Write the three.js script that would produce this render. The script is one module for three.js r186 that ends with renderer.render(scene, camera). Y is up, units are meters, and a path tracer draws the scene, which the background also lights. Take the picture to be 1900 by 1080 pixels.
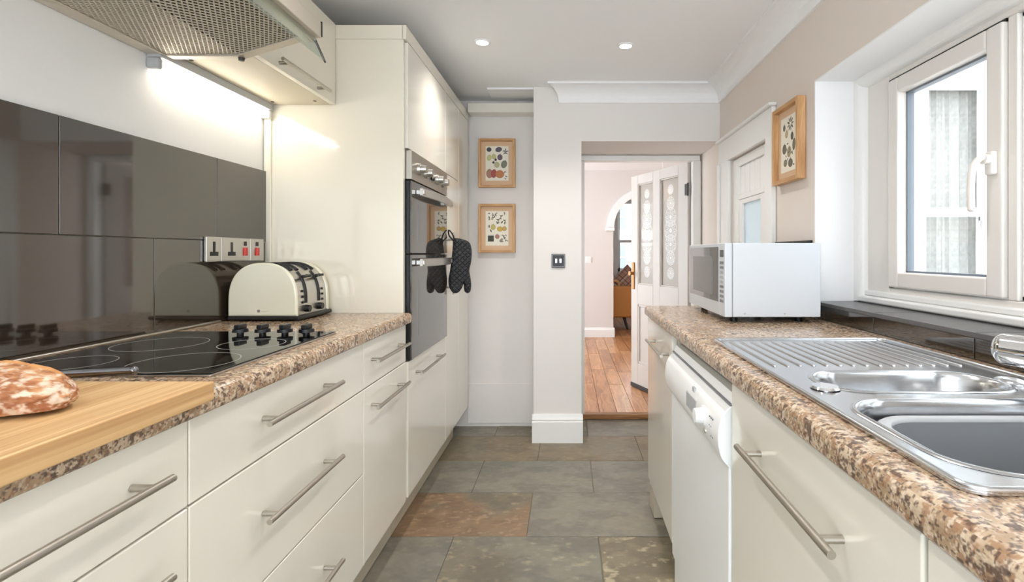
import * as THREE from 'three';
import { RoundedBoxGeometry } from 'three/addons/geometries/RoundedBoxGeometry.js';
import { mergeGeometries } from 'three/addons/utils/BufferGeometryUtils.js';
import { RectAreaLightUniformsLib } from 'three/addons/lights/RectAreaLightUniformsLib.js';

// Coordinates in the helpers below: X to the right, Y up, D = distance ahead of the camera (world z = -D).
// ---------------------------------------------------------------- camera, sky, exposure
const scene = new THREE.Scene();
const FOCAL = 930;
const camera = new THREE.PerspectiveCamera(2 * Math.atan(540 / FOCAL) * 180 / Math.PI, 1900 / 1080, 0.05, 200);
camera.position.set(0, 1.137, 0);
camera.setViewOffset(1900, 1080, -104, 70, 1900, 1080);
camera.updateProjectionMatrix();
const renderer = new THREE.WebGLRenderer({ antialias: true });
renderer.toneMapping = THREE.LinearToneMapping;
renderer.toneMappingExposure = 1.1;
renderer.shadowMap.enabled = true;
scene.background = new THREE.Color(0.85, 0.93, 1.0);
scene.backgroundIntensity = 6.0;
const SPOT_CD = 2.3, TUBE = 8, CEILING_Y = 2.14;
RectAreaLightUniformsLib.init();

// ---------------------------------------------------------------- helpers
let seed = 7;
const rnd = () => { seed = (seed * 1664525 + 1013904223) >>> 0; return seed / 4294967296; };
const lerp = (a, b, t) => a + (b - a) * t, clamp = (x, a = 0, b = 1) => Math.min(b, Math.max(a, x));
const sstep = (a, b, x) => { const t = clamp((x - a) / (b - a)); return t * t * (3 - 2 * t); };
const taken = new Map();
function numbered(n) { const k = taken.get(n) || 0; taken.set(n, k + 1); return k ? `${n}_${String(k).padStart(3, '0')}` : n; }
function hash(x, y, s) { let h = (x * 374761393 + y * 668265263 + s * 974634777) | 0; h = Math.imul(h ^ (h >>> 13), 1274126177); return ((h ^ (h >>> 16)) >>> 0) / 4294967296; }
function vnoise(x, y, px, py, s) {
  const xi = Math.floor(x), yi = Math.floor(y), fx = x - xi, fy = y - yi, w = (t) => t * t * t * (t * (t * 6 - 15) + 10);
  const m = (a, p) => ((a % p) + p) % p, x0 = m(xi, px), x1 = m(xi + 1, px), y0 = m(yi, py), y1 = m(yi + 1, py), u = w(fx), v = w(fy);
  return lerp(lerp(hash(x0, y0, s), hash(x1, y0, s), u), lerp(hash(x0, y1, s), hash(x1, y1, s), u), v);
}
function fbm(u, v, fx, fy, oct, s) { let a = 0.5, t = 0, n = 0; for (let i = 0; i < oct; i++) { t += a * vnoise(u * fx, v * fy, fx, fy, s + i); n += a; a *= 0.5; fx *= 2; fy *= 2; } return t / n; }
function tex(w, h, fn, metres = [1, 1], srgb = true) {
  const d = new Uint8Array(w * h * 4);
  for (let y = 0; y < h; y++) for (let x = 0; x < w; x++) {
    const c = fn((x + 0.5) / w, (y + 0.5) / h), i = (y * w + x) * 4;
    d[i] = clamp(c[0], 0, 255); d[i + 1] = clamp(c[1], 0, 255); d[i + 2] = clamp(c[2], 0, 255); d[i + 3] = 255;
  }
  const t = new THREE.DataTexture(d, w, h);
  t.wrapS = t.wrapT = THREE.RepeatWrapping; t.magFilter = THREE.LinearFilter; t.minFilter = THREE.LinearFilter;
  t.colorSpace = srgb ? THREE.SRGBColorSpace : THREE.NoColorSpace; t.repeat.set(1 / metres[0], 1 / metres[1]); t.needsUpdate = true;
  return t;
}
const mixc = (a, b, t) => [lerp(a[0], b[0], t), lerp(a[1], b[1], t), lerp(a[2], b[2], t)];
const rgb = (r, g, b) => new THREE.Color().setRGB(r / 255, g / 255, b / 255, THREE.SRGBColorSpace);
const M = (color, roughness = 0.6, o = {}) => new THREE.MeshPhysicalMaterial({ color, roughness, ...o });

function uvBox(g, grain) {           // texture coordinates in metres, projected along the face's main axis; u runs along the grain
  const p = g.attributes.position, uv = new Float32Array(p.count * 2), a = new THREE.Vector3(), b = new THREE.Vector3(), c = new THREE.Vector3();
  for (let i = 0; i < p.count; i += 3) {
    a.fromBufferAttribute(p, i); b.fromBufferAttribute(p, i + 1); c.fromBufferAttribute(p, i + 2);
    const n = b.clone().sub(a).cross(c.clone().sub(a)); const ax = Math.abs(n.x), ay = Math.abs(n.y), az = Math.abs(n.z);
    let k = ax >= ay && ax >= az ? ['z', 'y'] : ay >= az ? ['x', 'z'] : ['x', 'y'];
    if (grain && k[1] === grain) k = [k[1], k[0]];
    [a, b, c].forEach((v, j) => { uv[(i + j) * 2] = v[k[0]]; uv[(i + j) * 2 + 1] = v[k[1]]; });
  }
  g.setAttribute('uv', new THREE.BufferAttribute(uv, 2));
}
function fin(geos, grain, keepUv) {
  const list = (Array.isArray(geos) ? geos : [geos]).map((g) => {
    const n = g.index ? g.toNonIndexed() : g;
    for (const k of Object.keys(n.attributes)) if (!['position', 'normal', 'uv'].includes(k)) n.deleteAttribute(k);
    return n;
  });
  const g = list.length > 1 ? mergeGeometries(list) : list[0];
  if (!keepUv) uvBox(g, grain);
  return g;
}
function box(x0, x1, y0, y1, d0, d1, r = 0, seg = 2) {
  const w = Math.abs(x1 - x0), h = Math.abs(y1 - y0), d = Math.abs(d1 - d0);
  const g = r ? new RoundedBoxGeometry(w, h, d, seg, Math.min(r, w * 0.49, h * 0.49, d * 0.49)) : new THREE.BoxGeometry(w, h, d);
  return g.translate((x0 + x1) / 2, (y0 + y1) / 2, -(d0 + d1) / 2);
}
const P = (x, y, d) => new THREE.Vector3(x, y, -d);
function rod(a, b, r, r2 = r, seg = 16) {
  const v = b.clone().sub(a), g = new THREE.CylinderGeometry(r2, r, v.length(), seg, 1);
  g.applyQuaternion(new THREE.Quaternion().setFromUnitVectors(new THREE.Vector3(0, 1, 0), v.clone().normalize()));
  return g.translate(...a.clone().add(b).multiplyScalar(0.5).toArray());
}
const tube = (pts, r, seg = 24, rs = 10, closed = false) => new THREE.TubeGeometry(new THREE.CatmullRomCurve3(pts, closed), seg, r, rs, closed);
function shape(pts, holes = []) {
  const s = new THREE.Shape(pts.map((p) => new THREE.Vector2(p[0], p[1])));
  for (const h of holes) s.holes.push(new THREE.Path(h.map((p) => new THREE.Vector2(p[0], p[1]))));
  return s;
}
const EX = (depth, bevel, bs = 2) => ({ depth, steps: 1, bevelEnabled: !!bevel, bevelThickness: bevel || 0, bevelSize: bevel || 0, bevelOffset: -(bevel || 0), bevelSegments: bs, curveSegments: 12 });
const exD = (pts, d0, d1, bevel = 0, holes) => new THREE.ExtrudeGeometry(shape(pts, holes), EX(d1 - d0 - 2 * bevel, bevel)).translate(0, 0, -d1 + bevel);          // outline in (X, Y)
const exX = (pts, x0, x1, bevel = 0, holes) => new THREE.ExtrudeGeometry(shape(pts, holes), EX(x1 - x0 - 2 * bevel, bevel)).rotateY(Math.PI / 2).translate(x0 + bevel, 0, 0);   // outline in (D, Y)
const exY = (pts, y0, y1, bevel = 0, holes) => new THREE.ExtrudeGeometry(shape(pts, holes), EX(y1 - y0 - 2 * bevel, bevel)).rotateX(-Math.PI / 2).translate(0, y0 + bevel, 0); // outline in (X, D)
function rrect(x0, x1, y0, y1, r, n = 6) {
  const p = [], c = [[x1 - r, y0 + r, -90], [x1 - r, y1 - r, 0], [x0 + r, y1 - r, 90], [x0 + r, y0 + r, 180]];
  for (const [cx, cy, a] of c) for (let i = 0; i <= n; i++) { const t = (a + 90 * i / n) * Math.PI / 180; p.push([cx + r * Math.cos(t), cy + r * Math.sin(t)]); }
  return p;
}
const circ = (cx, cy, r, n = 32) => Array.from({ length: n }, (_, i) => [cx + r * Math.cos(2 * Math.PI * i / n), cy + r * Math.sin(2 * Math.PI * i / n)]);
function rings(list) {               // a smooth skin through closed rings of equal point count; each ring is a list of Vector3
  const n = list[0].length, pos = [], idx = [];
  for (const r of list) for (const p of r) pos.push(p.x, p.y, p.z);
  for (let k = 0; k + 1 < list.length; k++) for (let i = 0; i < n; i++) { const a = k * n + i, b = k * n + (i + 1) % n; idx.push(a, b, a + n, b, b + n, a + n); }
  const g = new THREE.BufferGeometry(); g.setAttribute('position', new THREE.Float32BufferAttribute(pos, 3)); g.setIndex(idx); g.computeVertexNormals();
  g.setAttribute('uv', new THREE.Float32BufferAttribute(new Float32Array(pos.length / 3 * 2), 2));
  return g;
}
const cap = (ring) => { const c = ring.reduce((s, p) => s.add(p), new THREE.Vector3()).multiplyScalar(1 / ring.length); return rings([ring, ring.map(() => c.clone())]); };

function tag(o, label, category, group) { if (label) o.userData.label = label; if (category) o.userData.category = category; if (group) o.userData.group = group; return o; }
function thing(name, label, category, x, y, d, group) {
  const o = new THREE.Group(); o.name = numbered(name); o.position.set(x, y, -d); scene.add(o); return tag(o, label, category, group);
}
const worldOf = (o) => { const v = new THREE.Vector3(); for (let q = o; q && q !== scene; q = q.parent) v.add(q.position); return v; };
function part(name, geos, mat, parent, o = {}) {      // geometry in room coordinates, put under an unturned parent
  const g = fin(geos, o.grain, o.keepUv), w = worldOf(parent); g.translate(-w.x, -w.y, -w.z);
  const m = new THREE.Mesh(g, mat); m.name = name; m.castShadow = m.receiveShadow = true; if (o.label) m.userData.label = o.label; parent.add(m); return m;
}
function partL(name, geos, mat, parent, o = {}) {     // geometry in the parent's own coordinates
  const m = new THREE.Mesh(fin(geos, o.grain, o.keepUv), mat); m.name = name; m.castShadow = m.receiveShadow = true; parent.add(m); return m;
}
function solo(name, geos, mat, label, category, o = {}) {
  const g = fin(geos, o.grain, o.keepUv); g.computeBoundingBox(); const b = g.boundingBox, x = (b.min.x + b.max.x) / 2, y = b.min.y, z = (b.min.z + b.max.z) / 2;
  g.translate(-x, -y, -z);
  const m = new THREE.Mesh(g, mat); m.name = numbered(name); m.position.set(x, y, z); m.castShadow = m.receiveShadow = true; scene.add(m);
  return tag(m, label, category, o.group);
}
function struct(name, geos, mat, label, category, o = {}) { const m = solo(name, geos, mat, label, category, o); m.userData.kind = 'structure'; return m; }
function structG(name, label, category, x, y, d) { const t = thing(name, label, category, x, y, d); t.userData.kind = 'structure'; return t; }

// ---------------------------------------------------------------- materials
const granite = (() => {
  const f = (u, v) => {
    const a = fbm(u, v, 26, 26, 5, 11), b = fbm(u, v, 100, 100, 4, 23), c = fbm(u, v, 150, 150, 3, 37), e = fbm(u, v, 220, 220, 2, 51), d = fbm(u, v, 110, 110, 4, 71);
    let q = mixc([170, 144, 116], [200, 178, 152], sstep(0.36, 0.64, a));
    q = mixc(q, [150, 112, 84], sstep(0.5, 0.68, b) * 0.7);
    q = mixc(q, [224, 206, 186], sstep(0.54, 0.7, c) * 0.65);
    q = mixc(q, [84, 66, 56], sstep(0.53, 0.68, d * 0.65 + a * 0.35) * 0.8);
    q = mixc(q, [70, 56, 50], sstep(0.66, 0.78, e) * 0.6);
    return q;
  };
  return tex(1024, 1024, f, [0.75, 0.75]);
})();
function slate(base, other, fleck, s, fleckAmount) {
  return tex(512, 512, (u, v) => {
    const a = fbm(u, v, 3, 3, 5, s), b = fbm(u, v, 9, 14, 4, s + 9), c = fbm(u, v, 40, 60, 3, s + 17), e = fbm(u, v, 18, 30, 4, s + 29);
    let q = mixc(base, other, sstep(0.4, 0.62, a)); q = mixc(q, [q[0] * 0.9, q[1] * 0.9, q[2] * 0.91], sstep(0.45, 0.65, b));
    q = mixc(q, fleck, sstep(0.58, 0.74, e * 0.6 + c * 0.4) * fleckAmount); const k = 0.95 + 0.1 * c; return [q[0] * k, q[1] * k, q[2] * k];
  }, [0.9, 0.9]);
}
const slateBump = tex(512, 512, (u, v) => { const k = 255 * (0.6 * fbm(u, v, 6, 10, 6, 5) + 0.4 * fbm(u, v, 24, 40, 4, 15)); return [k, k, k]; }, [0.8, 0.8], false);
const slateMats = [
  slate([136, 130, 116], [126, 122, 111], [150, 138, 116], 101, 0.35),
  slate([130, 121, 102], [134, 118, 94], [154, 142, 116], 131, 0.4),
  slate([138, 112, 86], [126, 116, 96], [176, 150, 122], 161, 0.55),
  slate([130, 126, 112], [122, 114, 98], [172, 160, 132], 191, 0.5),
  slate([156, 138, 104], [134, 124, 102], [196, 182, 152], 221, 0.65),
].map((map) => M(0xffffff, 0.42, { map, bumpMap: slateBump, bumpScale: 0.004 }));
function wood(light, dark, s, metres, fu = 2, fv = 40) {
  return tex(512, 512, (u, v) => {
    const w = fbm(u, v, fu, 8, 4, s) * 0.3, a = fbm(u, (v + w) % 1, fu, fv, 4, s + 5), b = fbm(u, v, fu * 6, fv * 3, 3, s + 11), c = fbm(u, v, 2, 4, 3, s + 19);
    let q = mixc(light, dark, sstep(0.3, 0.72, a * 0.65 + c * 0.35)); const k = 0.93 + 0.14 * b; return [q[0] * k, q[1] * k, q[2] * k];
  }, metres);
}
const oakMats = [[[206, 152, 106], [168, 112, 70]], [[196, 140, 94], [150, 98, 60]], [[214, 164, 118], [180, 124, 80]]].map((c, i) => M(0xffffff, 0.28, { map: wood(c[0], c[1], 300 + i * 40, [0.8, 0.5]) }));
const frameOak = M(0xffffff, 0.5, { map: wood([222, 178, 128], [196, 148, 98], 420, [0.5, 0.3]) });
const bamboo = M(0xffffff, 0.5, { map: tex(512, 512, (u, v) => {
  const k = Math.floor(v * 14), h = hash(k, 3, 9), a = fbm(u, v, 3, 90, 3, 460), b = fbm(u, v, 2, 14, 2, 470);
  const q = mixc([218, 182, 132], [176, 130, 82], clamp(h * 0.6 + (a - 0.4) * 0.9 + (b - 0.5) * 0.5)); return q;
}, [0.8, 0.42]) });
const plasterBump = tex(512, 512, (u, v) => { const k = 255 * fbm(u, v, 5, 5, 6, 501); return [k, k, k]; }, [1.2, 1.2], false);
const MAT = {
  wall: M(rgb(236, 231, 227), 0.85, { bumpMap: plasterBump, bumpScale: 0.003 }),
  wallLeft: M(rgb(240, 239, 237), 0.7, { bumpMap: plasterBump, bumpScale: 0.005 }),
  white: M(rgb(248, 248, 248), 0.55), ceiling: M(rgb(250, 250, 250), 0.85), gloss: M(rgb(242, 241, 238), 0.3),
  cream: M(rgb(236, 231, 219), 0.14, { clearcoat: 0.5, clearcoatRoughness: 0.06 }),
  creamEnd: M(rgb(236, 229, 212), 0.12, { clearcoat: 1, clearcoatRoughness: 0.02 }),
  carcass: M(rgb(226, 216, 194), 0.5), plinth: M(rgb(196, 186, 166), 0.4),
  granite: M(0xffffff, 0.2, { map: granite }),
  steel: M(rgb(196, 192, 186), 0.3, { metalness: 1 }), brushed: M(rgb(186, 180, 170), 0.36, { metalness: 1 }), sinkSteel: M(rgb(205, 207, 210), 0.2, { metalness: 1 }),
  chrome: M(rgb(225, 225, 225), 0.06, { metalness: 1 }), hood: M(rgb(208, 199, 184), 0.4, { metalness: 0.45 }),
  blackGlass: M(rgb(8, 8, 9), 0.04, { ior: 1.45 }), black: M(rgb(22, 21, 22), 0.4), blackSoft: M(rgb(34, 34, 36), 0.75),
  tile: M(rgb(52, 43, 34), 0.05, { ior: 2.2 }), tileDark: M(rgb(44, 41, 42), 0.22, { specularIntensity: 0.6 }),
  grout: M(rgb(150, 142, 128), 0.9), groutFloor: M(rgb(142, 136, 122), 0.95),
  ovenGlass: M(rgb(72, 66, 60), 0.06, { metalness: 0.35, clearcoat: 1, clearcoatRoughness: 0.02 }), ovenWindow: M(rgb(48, 43, 38), 0.04, { clearcoat: 1, clearcoatRoughness: 0.02 }),
  applianceWhite: M(rgb(207, 211, 216), 0.35), dishwasher: M(rgb(244, 245, 245), 0.28), greyPlastic: M(rgb(128, 130, 134), 0.45), rim: M(rgb(176, 178, 180), 0.4),
  pane: M(0xffffff, 0.0, { transmission: 1, thickness: 0, ior: 1.45 }), frosted: M(rgb(228, 238, 244), 0.45, { transmission: 0.75, thickness: 0 }),
  upvc: M(rgb(236, 230, 224), 0.32), seal: M(rgb(120, 128, 138), 0.35), taupeDoor: M(rgb(206, 198, 190), 0.45),
  red: M(rgb(214, 52, 44), 0.35), brass: M(rgb(168, 112, 58), 0.35, { metalness: 0.6 }), darkIron: M(rgb(40, 32, 28), 0.5),
  leather: M(rgb(206, 140, 72), 0.5), render: M(0xffffff, 0.9, { map: tex(512, 512, (u, v) => { const a = fbm(u, v, 8, 3, 5, 601), b = fbm(u, v, 60, 60, 2, 611); const k = 150 + 60 * a + 30 * b; return [k, k, k * 0.98]; }, [1.4, 1.4]) }),
  tarmac: M(rgb(196, 193, 186), 0.9),
};

// ---------------------------------------------------------------- floors
const RD0 = -1.3, ROOM = { l: -1.21, r: 0.915 };
{
  const f = struct('floor', box(-1.35, 1.2, -0.12, -0.006, RD0 - 0.1, 3.46), MAT.groutFloor, 'kitchen floor of large grey and rusty slate tiles', 'floor');
  const J = 0.3685, W = 0.58, G = 0.003;
  for (let k = -1; k < 15; k++) {
    const d1 = Math.min(3.46, 3.119 - k * J), d0 = Math.max(RD0, 3.119 - (k + 1) * J), off = ((k % 2) + 2) % 2 === 1 ? 0.1225 : -0.166;
    for (let n = -4; n < 4; n++) {
      const x0 = Math.max(-1.2, off + n * W), x1 = Math.min(0.905, off + (n + 1) * W);
      if (x1 - x0 < 0.02 || d1 - d0 < 0.02) continue;
      let v = [0, 1, 0, 3, 1, 0][Math.floor(rnd() * 6)];
      if (k === 2 && n === -1) v = 2; if (k === 2 && n === 0) v = 0; if (k === 3 && n === 0) v = 4; if (k === 3 && n === -1) v = 3; if (k === 3 && n === -2) v = 0; if (k === 0) v = 1; if (k === 1) v = 0;
      part('slate_tile', box(x0 + G / 2, x1 - G / 2, -0.012, 0.001 * ((k + n) % 2 ? -1 : 0), d0 + G / 2, d1 - G / 2, 0.0025, 1), slateMats[v], f);
    }
  }
  const w = struct('floor_lounge', box(-1.75, 1.9, -0.1, 0.012, 3.47, 9.4), MAT.darkIron, 'oak plank floor of the lounge beyond the open door', 'floor');
  let c = 0;
  for (let x = -1.7; x < 1.8; x += 0.12) {
    let d = 3.475 - rnd() * 0.5;
    while (d < 9.35) { const L = 0.55 + rnd() * 0.75, a = Math.max(3.475, d), b = Math.min(9.35, d + L); if (b - a > 0.05) part('plank', box(x + 0.001, x + 0.119, 0.012, 0.035, a + 0.001, b - 0.001, 0.002, 1), oakMats[c++ % 3], w, { grain: 'z' }); d += L; }
  }
  struct('trim_1', box(0.083, 0.913, 0.0, 0.036, 3.425, 3.4745, 0.006), M(0xffffff, 0.4, { map: wood([176, 128, 82], [128, 86, 50], 440, [0.9, 0.3]) }), 'oak threshold strip at the step up into the lounge', 'threshold', { grain: 'x' });
}
// ---------------------------------------------------------------- kitchen walls, ceiling, coving
struct('wall_left', box(-1.36, ROOM.l, -0.1, 2.24, RD0 - 0.1, 3.46), MAT.wallLeft, 'pale plastered wall above the dark splashback tiles', 'wall');
struct('wall_alcove', box(ROOM.l, -0.208, -0.1, 2.14, 3.3, 3.46), MAT.wall, 'alcove wall with two framed fruit prints', 'wall');
struct('wall_end', [box(-0.208, 0.081, -0.1, 2.14, 3.02, 3.46), box(0.081, ROOM.r, 1.812, 2.14, 3.02, 3.46)], MAT.wall, 'pale wall pier and lintel around the lounge doorway', 'wall');
const WIN = { d0: 0.05, d1: 1.858, y0: 0.95, y1: 1.776 }, BD = { d0: 2.27, d1: 2.815, y1: 1.66 };
struct('wall_right', [
  box(ROOM.r, 1.24, -0.1, 2.24, BD.d1, 3.46), box(ROOM.r, 1.24, BD.y1, 2.24, BD.d0, BD.d1), box(ROOM.r, 1.24, -0.1, 2.24, WIN.d1, BD.d0),
  box(ROOM.r, 1.24, WIN.y1, 2.24, WIN.d0, WIN.d1), box(ROOM.r, 1.24, -0.1, WIN.y0, WIN.d0, WIN.d1), box(ROOM.r, 1.24, -0.1, 2.24, RD0 - 0.1, WIN.d0)],
  M(rgb(232, 221, 211), 0.85, { bumpMap: plasterBump, bumpScale: 0.003 }), 'beige painted window wall above the sink', 'wall');
const RD = RD0;
struct('wall_rear', [box(-1.21, -1.12, -0.1, 2.14, RD - 0.1, RD), box(0.83, ROOM.r, -0.1, 2.14, RD - 0.1, RD), box(-1.12, 0.83, 2.08, 2.14, RD - 0.1, RD)], MAT.wall, 'wall behind the camera around the garden doors', 'wall');
{
  const t = structG('door_3', 'white glazed garden doors behind the camera', 'door', -0.05, 0, RD - 0.05), f0 = RD - 0.08, f1 = RD - 0.02;
  part('frame', [box(-1.12, -1.06, 0, 2.08, f0, f1), box(0.77, 0.83, 0, 2.08, f0, f1), box(-1.06, 0.77, 2.02, 2.08, f0, f1), box(-1.06, 0.77, 0, 0.1, f0, f1), box(-0.185, -0.105, 0.1, 2.02, f0, f1)], MAT.upvc, t);
  part('glass_pane', box(-1.06, -0.185, 0.1, 2.02, RD - 0.053, RD - 0.047), MAT.pane, t); part('glass_pane', box(-0.105, 0.77, 0.1, 2.02, RD - 0.053, RD - 0.047), MAT.pane, t);
}
struct('ceiling', box(-1.21, ROOM.r, CEILING_Y, 2.26, RD0 - 0.1, 3.46), MAT.ceiling, 'white kitchen ceiling with recessed spotlights', 'ceiling');
{ // coving: hollow quarter profile, (distance from wall, height)
  const prof = [[0, 2.04], [0.012, 2.04]]; for (let i = 0; i <= 8; i++) { const a = i / 8 * Math.PI / 2; prof.push([0.1 - 0.085 * Math.cos(a), 2.14 - 0.012 - 0.08 * (1 - Math.sin(a))]); } prof.push([0.1, 2.14], [0, 2.14]);
  const along = (d0, d1) => exD(prof.map(([t, y]) => [ROOM.r - t, y]), d0, d1);
  struct('trim_2', along(RD0, 3.02), MAT.white, 'white plaster coving along the window wall', 'coving');
  const g = exX(prof.map(([t, y]) => [3.02 - t, y]), 0, 1), p = g.attributes.position;
  for (let i = 0; i < p.count; i++) { const t = 3.02 + p.getZ(i); p.setX(i, p.getX(i) < 0.5 ? -0.045 - t * 0.75 : ROOM.r); }
  g.computeVertexNormals();
  struct('trim_3', g, MAT.white, 'white plaster coving above the lounge doorway', 'coving');
  struct('trim_4', box(-0.49, -0.21, 2.128, 2.14, 3.03, 3.22, 0.003), MAT.white, 'small white patch panel on the ceiling before the alcove', 'panel');
  struct('trim_5', box(-0.64, -0.209, 2.035, 2.095, 3.19, 3.299, 0.004), MAT.cream, 'cream boxed-in batten across the top of the alcove', 'boxing');
  struct('trim_6', box(-0.66, -0.209, 0.02, 0.28, 3.293, 3.299, 0.002), MAT.wall, 'low painted board along the foot of the alcove', 'board');
}
{ // skirting round the pier
  const prof = [[0, 0], [0.02, 0], [0.02, 0.125], [0.016, 0.13], [0.018, 0.138], [0.012, 0.152], [0.008, 0.168], [0, 0.169]];
  struct('baseboard_pier', [exX(prof.map(([t, y]) => [3.02 - t, y]), -0.216, 0.089)], MAT.gloss, 'tall white moulded skirting board on the wall pier', 'skirting');
}
// ---------------------------------------------------------------- doorway, open door and lounge
{
  const t = structG('trim_7', 'white painted door frame at the back of the doorway recess', 'door frame', 0.48, 0.035, 3.46);
  part('head', box(0.09, 0.905, 1.77, 1.808, 3.43, 3.5, 0.004), MAT.gloss, t);
  part('jamb', box(0.087, 0.113, 0.036, 1.77, 3.43, 3.5, 0.004), MAT.gloss, t); part('jamb', box(0.855, 0.91, 0.036, 1.77, 3.43, 3.5, 0.004), MAT.gloss, t);
}
{
  const g = structG('door_1', 'half-glazed taupe door standing open into the lounge', 'door', 0.85, 0.042, 3.5);
  const W = 0.745, H = 1.73, T = 0.038; // local +x runs from hinge to free edge
  g.rotation.y = Math.atan2(0.66, -0.2984);
  const b = (x0, x1, y0, y1, z0 = -T / 2, z1 = T / 2, r = 0.003) => box(x0, x1, y0, y1, -z1, -z0, r);
  partL('stile', b(0, 0.105, 0, H), MAT.taupeDoor, g); partL('stile', b(0.645, W, 0, H), MAT.taupeDoor, g); partL('stile', b(0.335, 0.425, 0, H), MAT.taupeDoor, g);
  for (const [x0, x1] of [[0.105, 0.335], [0.425, 0.645]]) {
    partL('rail', b(x0, x1, 1.655, H), MAT.taupeDoor, g); partL('rail', b(x0, x1, 0.68, 0.845), MAT.taupeDoor, g); partL('rail', b(x0, x1, 0, 0.2), MAT.taupeDoor, g);
    const lp = partL('lower_panel', b(x0, x1, 0.2, 0.68, -0.008, 0.008), MAT.taupeDoor, g);
    partL('moulding', [b(x0, x0 + 0.018, 0.2, 0.68, -0.016, 0.016), b(x1 - 0.018, x1, 0.2, 0.68, -0.016, 0.016), b(x0, x1, 0.2, 0.218, -0.016, 0.016), b(x0, x1, 0.662, 0.68, -0.016, 0.016)], MAT.taupeDoor, lp);
    const cv = document.createElement('canvas'); cv.width = 192; cv.height = 640; const c = cv.getContext('2d');
    c.fillStyle = '#cdc2b4'; c.fillRect(0, 0, 192, 640); c.strokeStyle = '#ffffff'; c.fillStyle = '#ffffff'; c.lineWidth = 3;
    for (const [cy, s] of [[70, 0.5], [150, 0.7], [230, 1], [310, 1.15], [390, 1], [470, 0.75], [560, 0.6]]) {
      for (let k = 0; k < 10; k++) { const a = k / 10 * Math.PI * 2; c.beginPath(); c.ellipse(96 + Math.cos(a) * 34 * s, cy + Math.sin(a) * 34 * s, 15 * s, 6 * s, a, 0, Math.PI * 2); c.stroke(); }
      c.beginPath(); c.arc(96, cy, 12 * s, 0, Math.PI * 2); c.fill(); c.beginPath(); c.arc(96, cy, 54 * s, 0, Math.PI * 2); c.stroke();
      for (const q of [-1, 1]) { c.beginPath(); c.moveTo(96, cy + 40 * s); c.quadraticCurveTo(96 + q * 70 * s, cy + 30 * s, 96 + q * 30 * s, cy + 4); c.stroke(); }
    }
    const t = new THREE.CanvasTexture(cv); t.colorSpace = THREE.SRGBColorSpace;
    const gg = new THREE.BoxGeometry(x1 - x0, 0.81, 0.006).translate((x0 + x1) / 2, 1.25, 0);
    partL('glass_pane', gg, M(0xffffff, 0.4, { map: t, transmission: 0.55, thickness: 0 }), g, { keepUv: true });
    partL('bead', [b(x0, x0 + 0.01, 0.845, 1.655, -0.014, 0.014), b(x1 - 0.01, x1, 0.845, 1.655, -0.014, 0.014), b(x0, x1, 0.845, 0.855, -0.014, 0.014), b(x0, x1, 1.645, 1.655, -0.014, 0.014)], MAT.taupeDoor, g);
  }
  partL('handle_plate', [b(0.69, 0.725, 0.8, 1.02, -0.028, -0.019), rod(new THREE.Vector3(0.708, 0.93, -0.02), new THREE.Vector3(0.708, 0.93, -0.06), 0.012, 0.018)], MAT.brass, g);
  partL('handle_plate', [b(0.69, 0.725, 0.8, 1.02, 0.019, 0.028), rod(new THREE.Vector3(0.708, 0.93, 0.02), new THREE.Vector3(0.708, 0.93, 0.06), 0.012, 0.018)], MAT.brass, g);
  partL('hinge', [b(-0.012, 0.028, 1.5, 1.58, -0.024, -0.019), rod(new THREE.Vector3(-0.006, 1.495, -0.022), new THREE.Vector3(-0.006, 1.585, -0.022), 0.006)], MAT.darkIron, g);
  partL('hinge', [b(-0.012, 0.028, 0.2, 0.28, -0.024, -0.019)], MAT.darkIron, g);
  partL('weather_strip', b(0.02, W, -0.004, 0.03, -T / 2 - 0.008, -T / 2), MAT.darkIron, g);
}
const LZ = 6.6;
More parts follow.
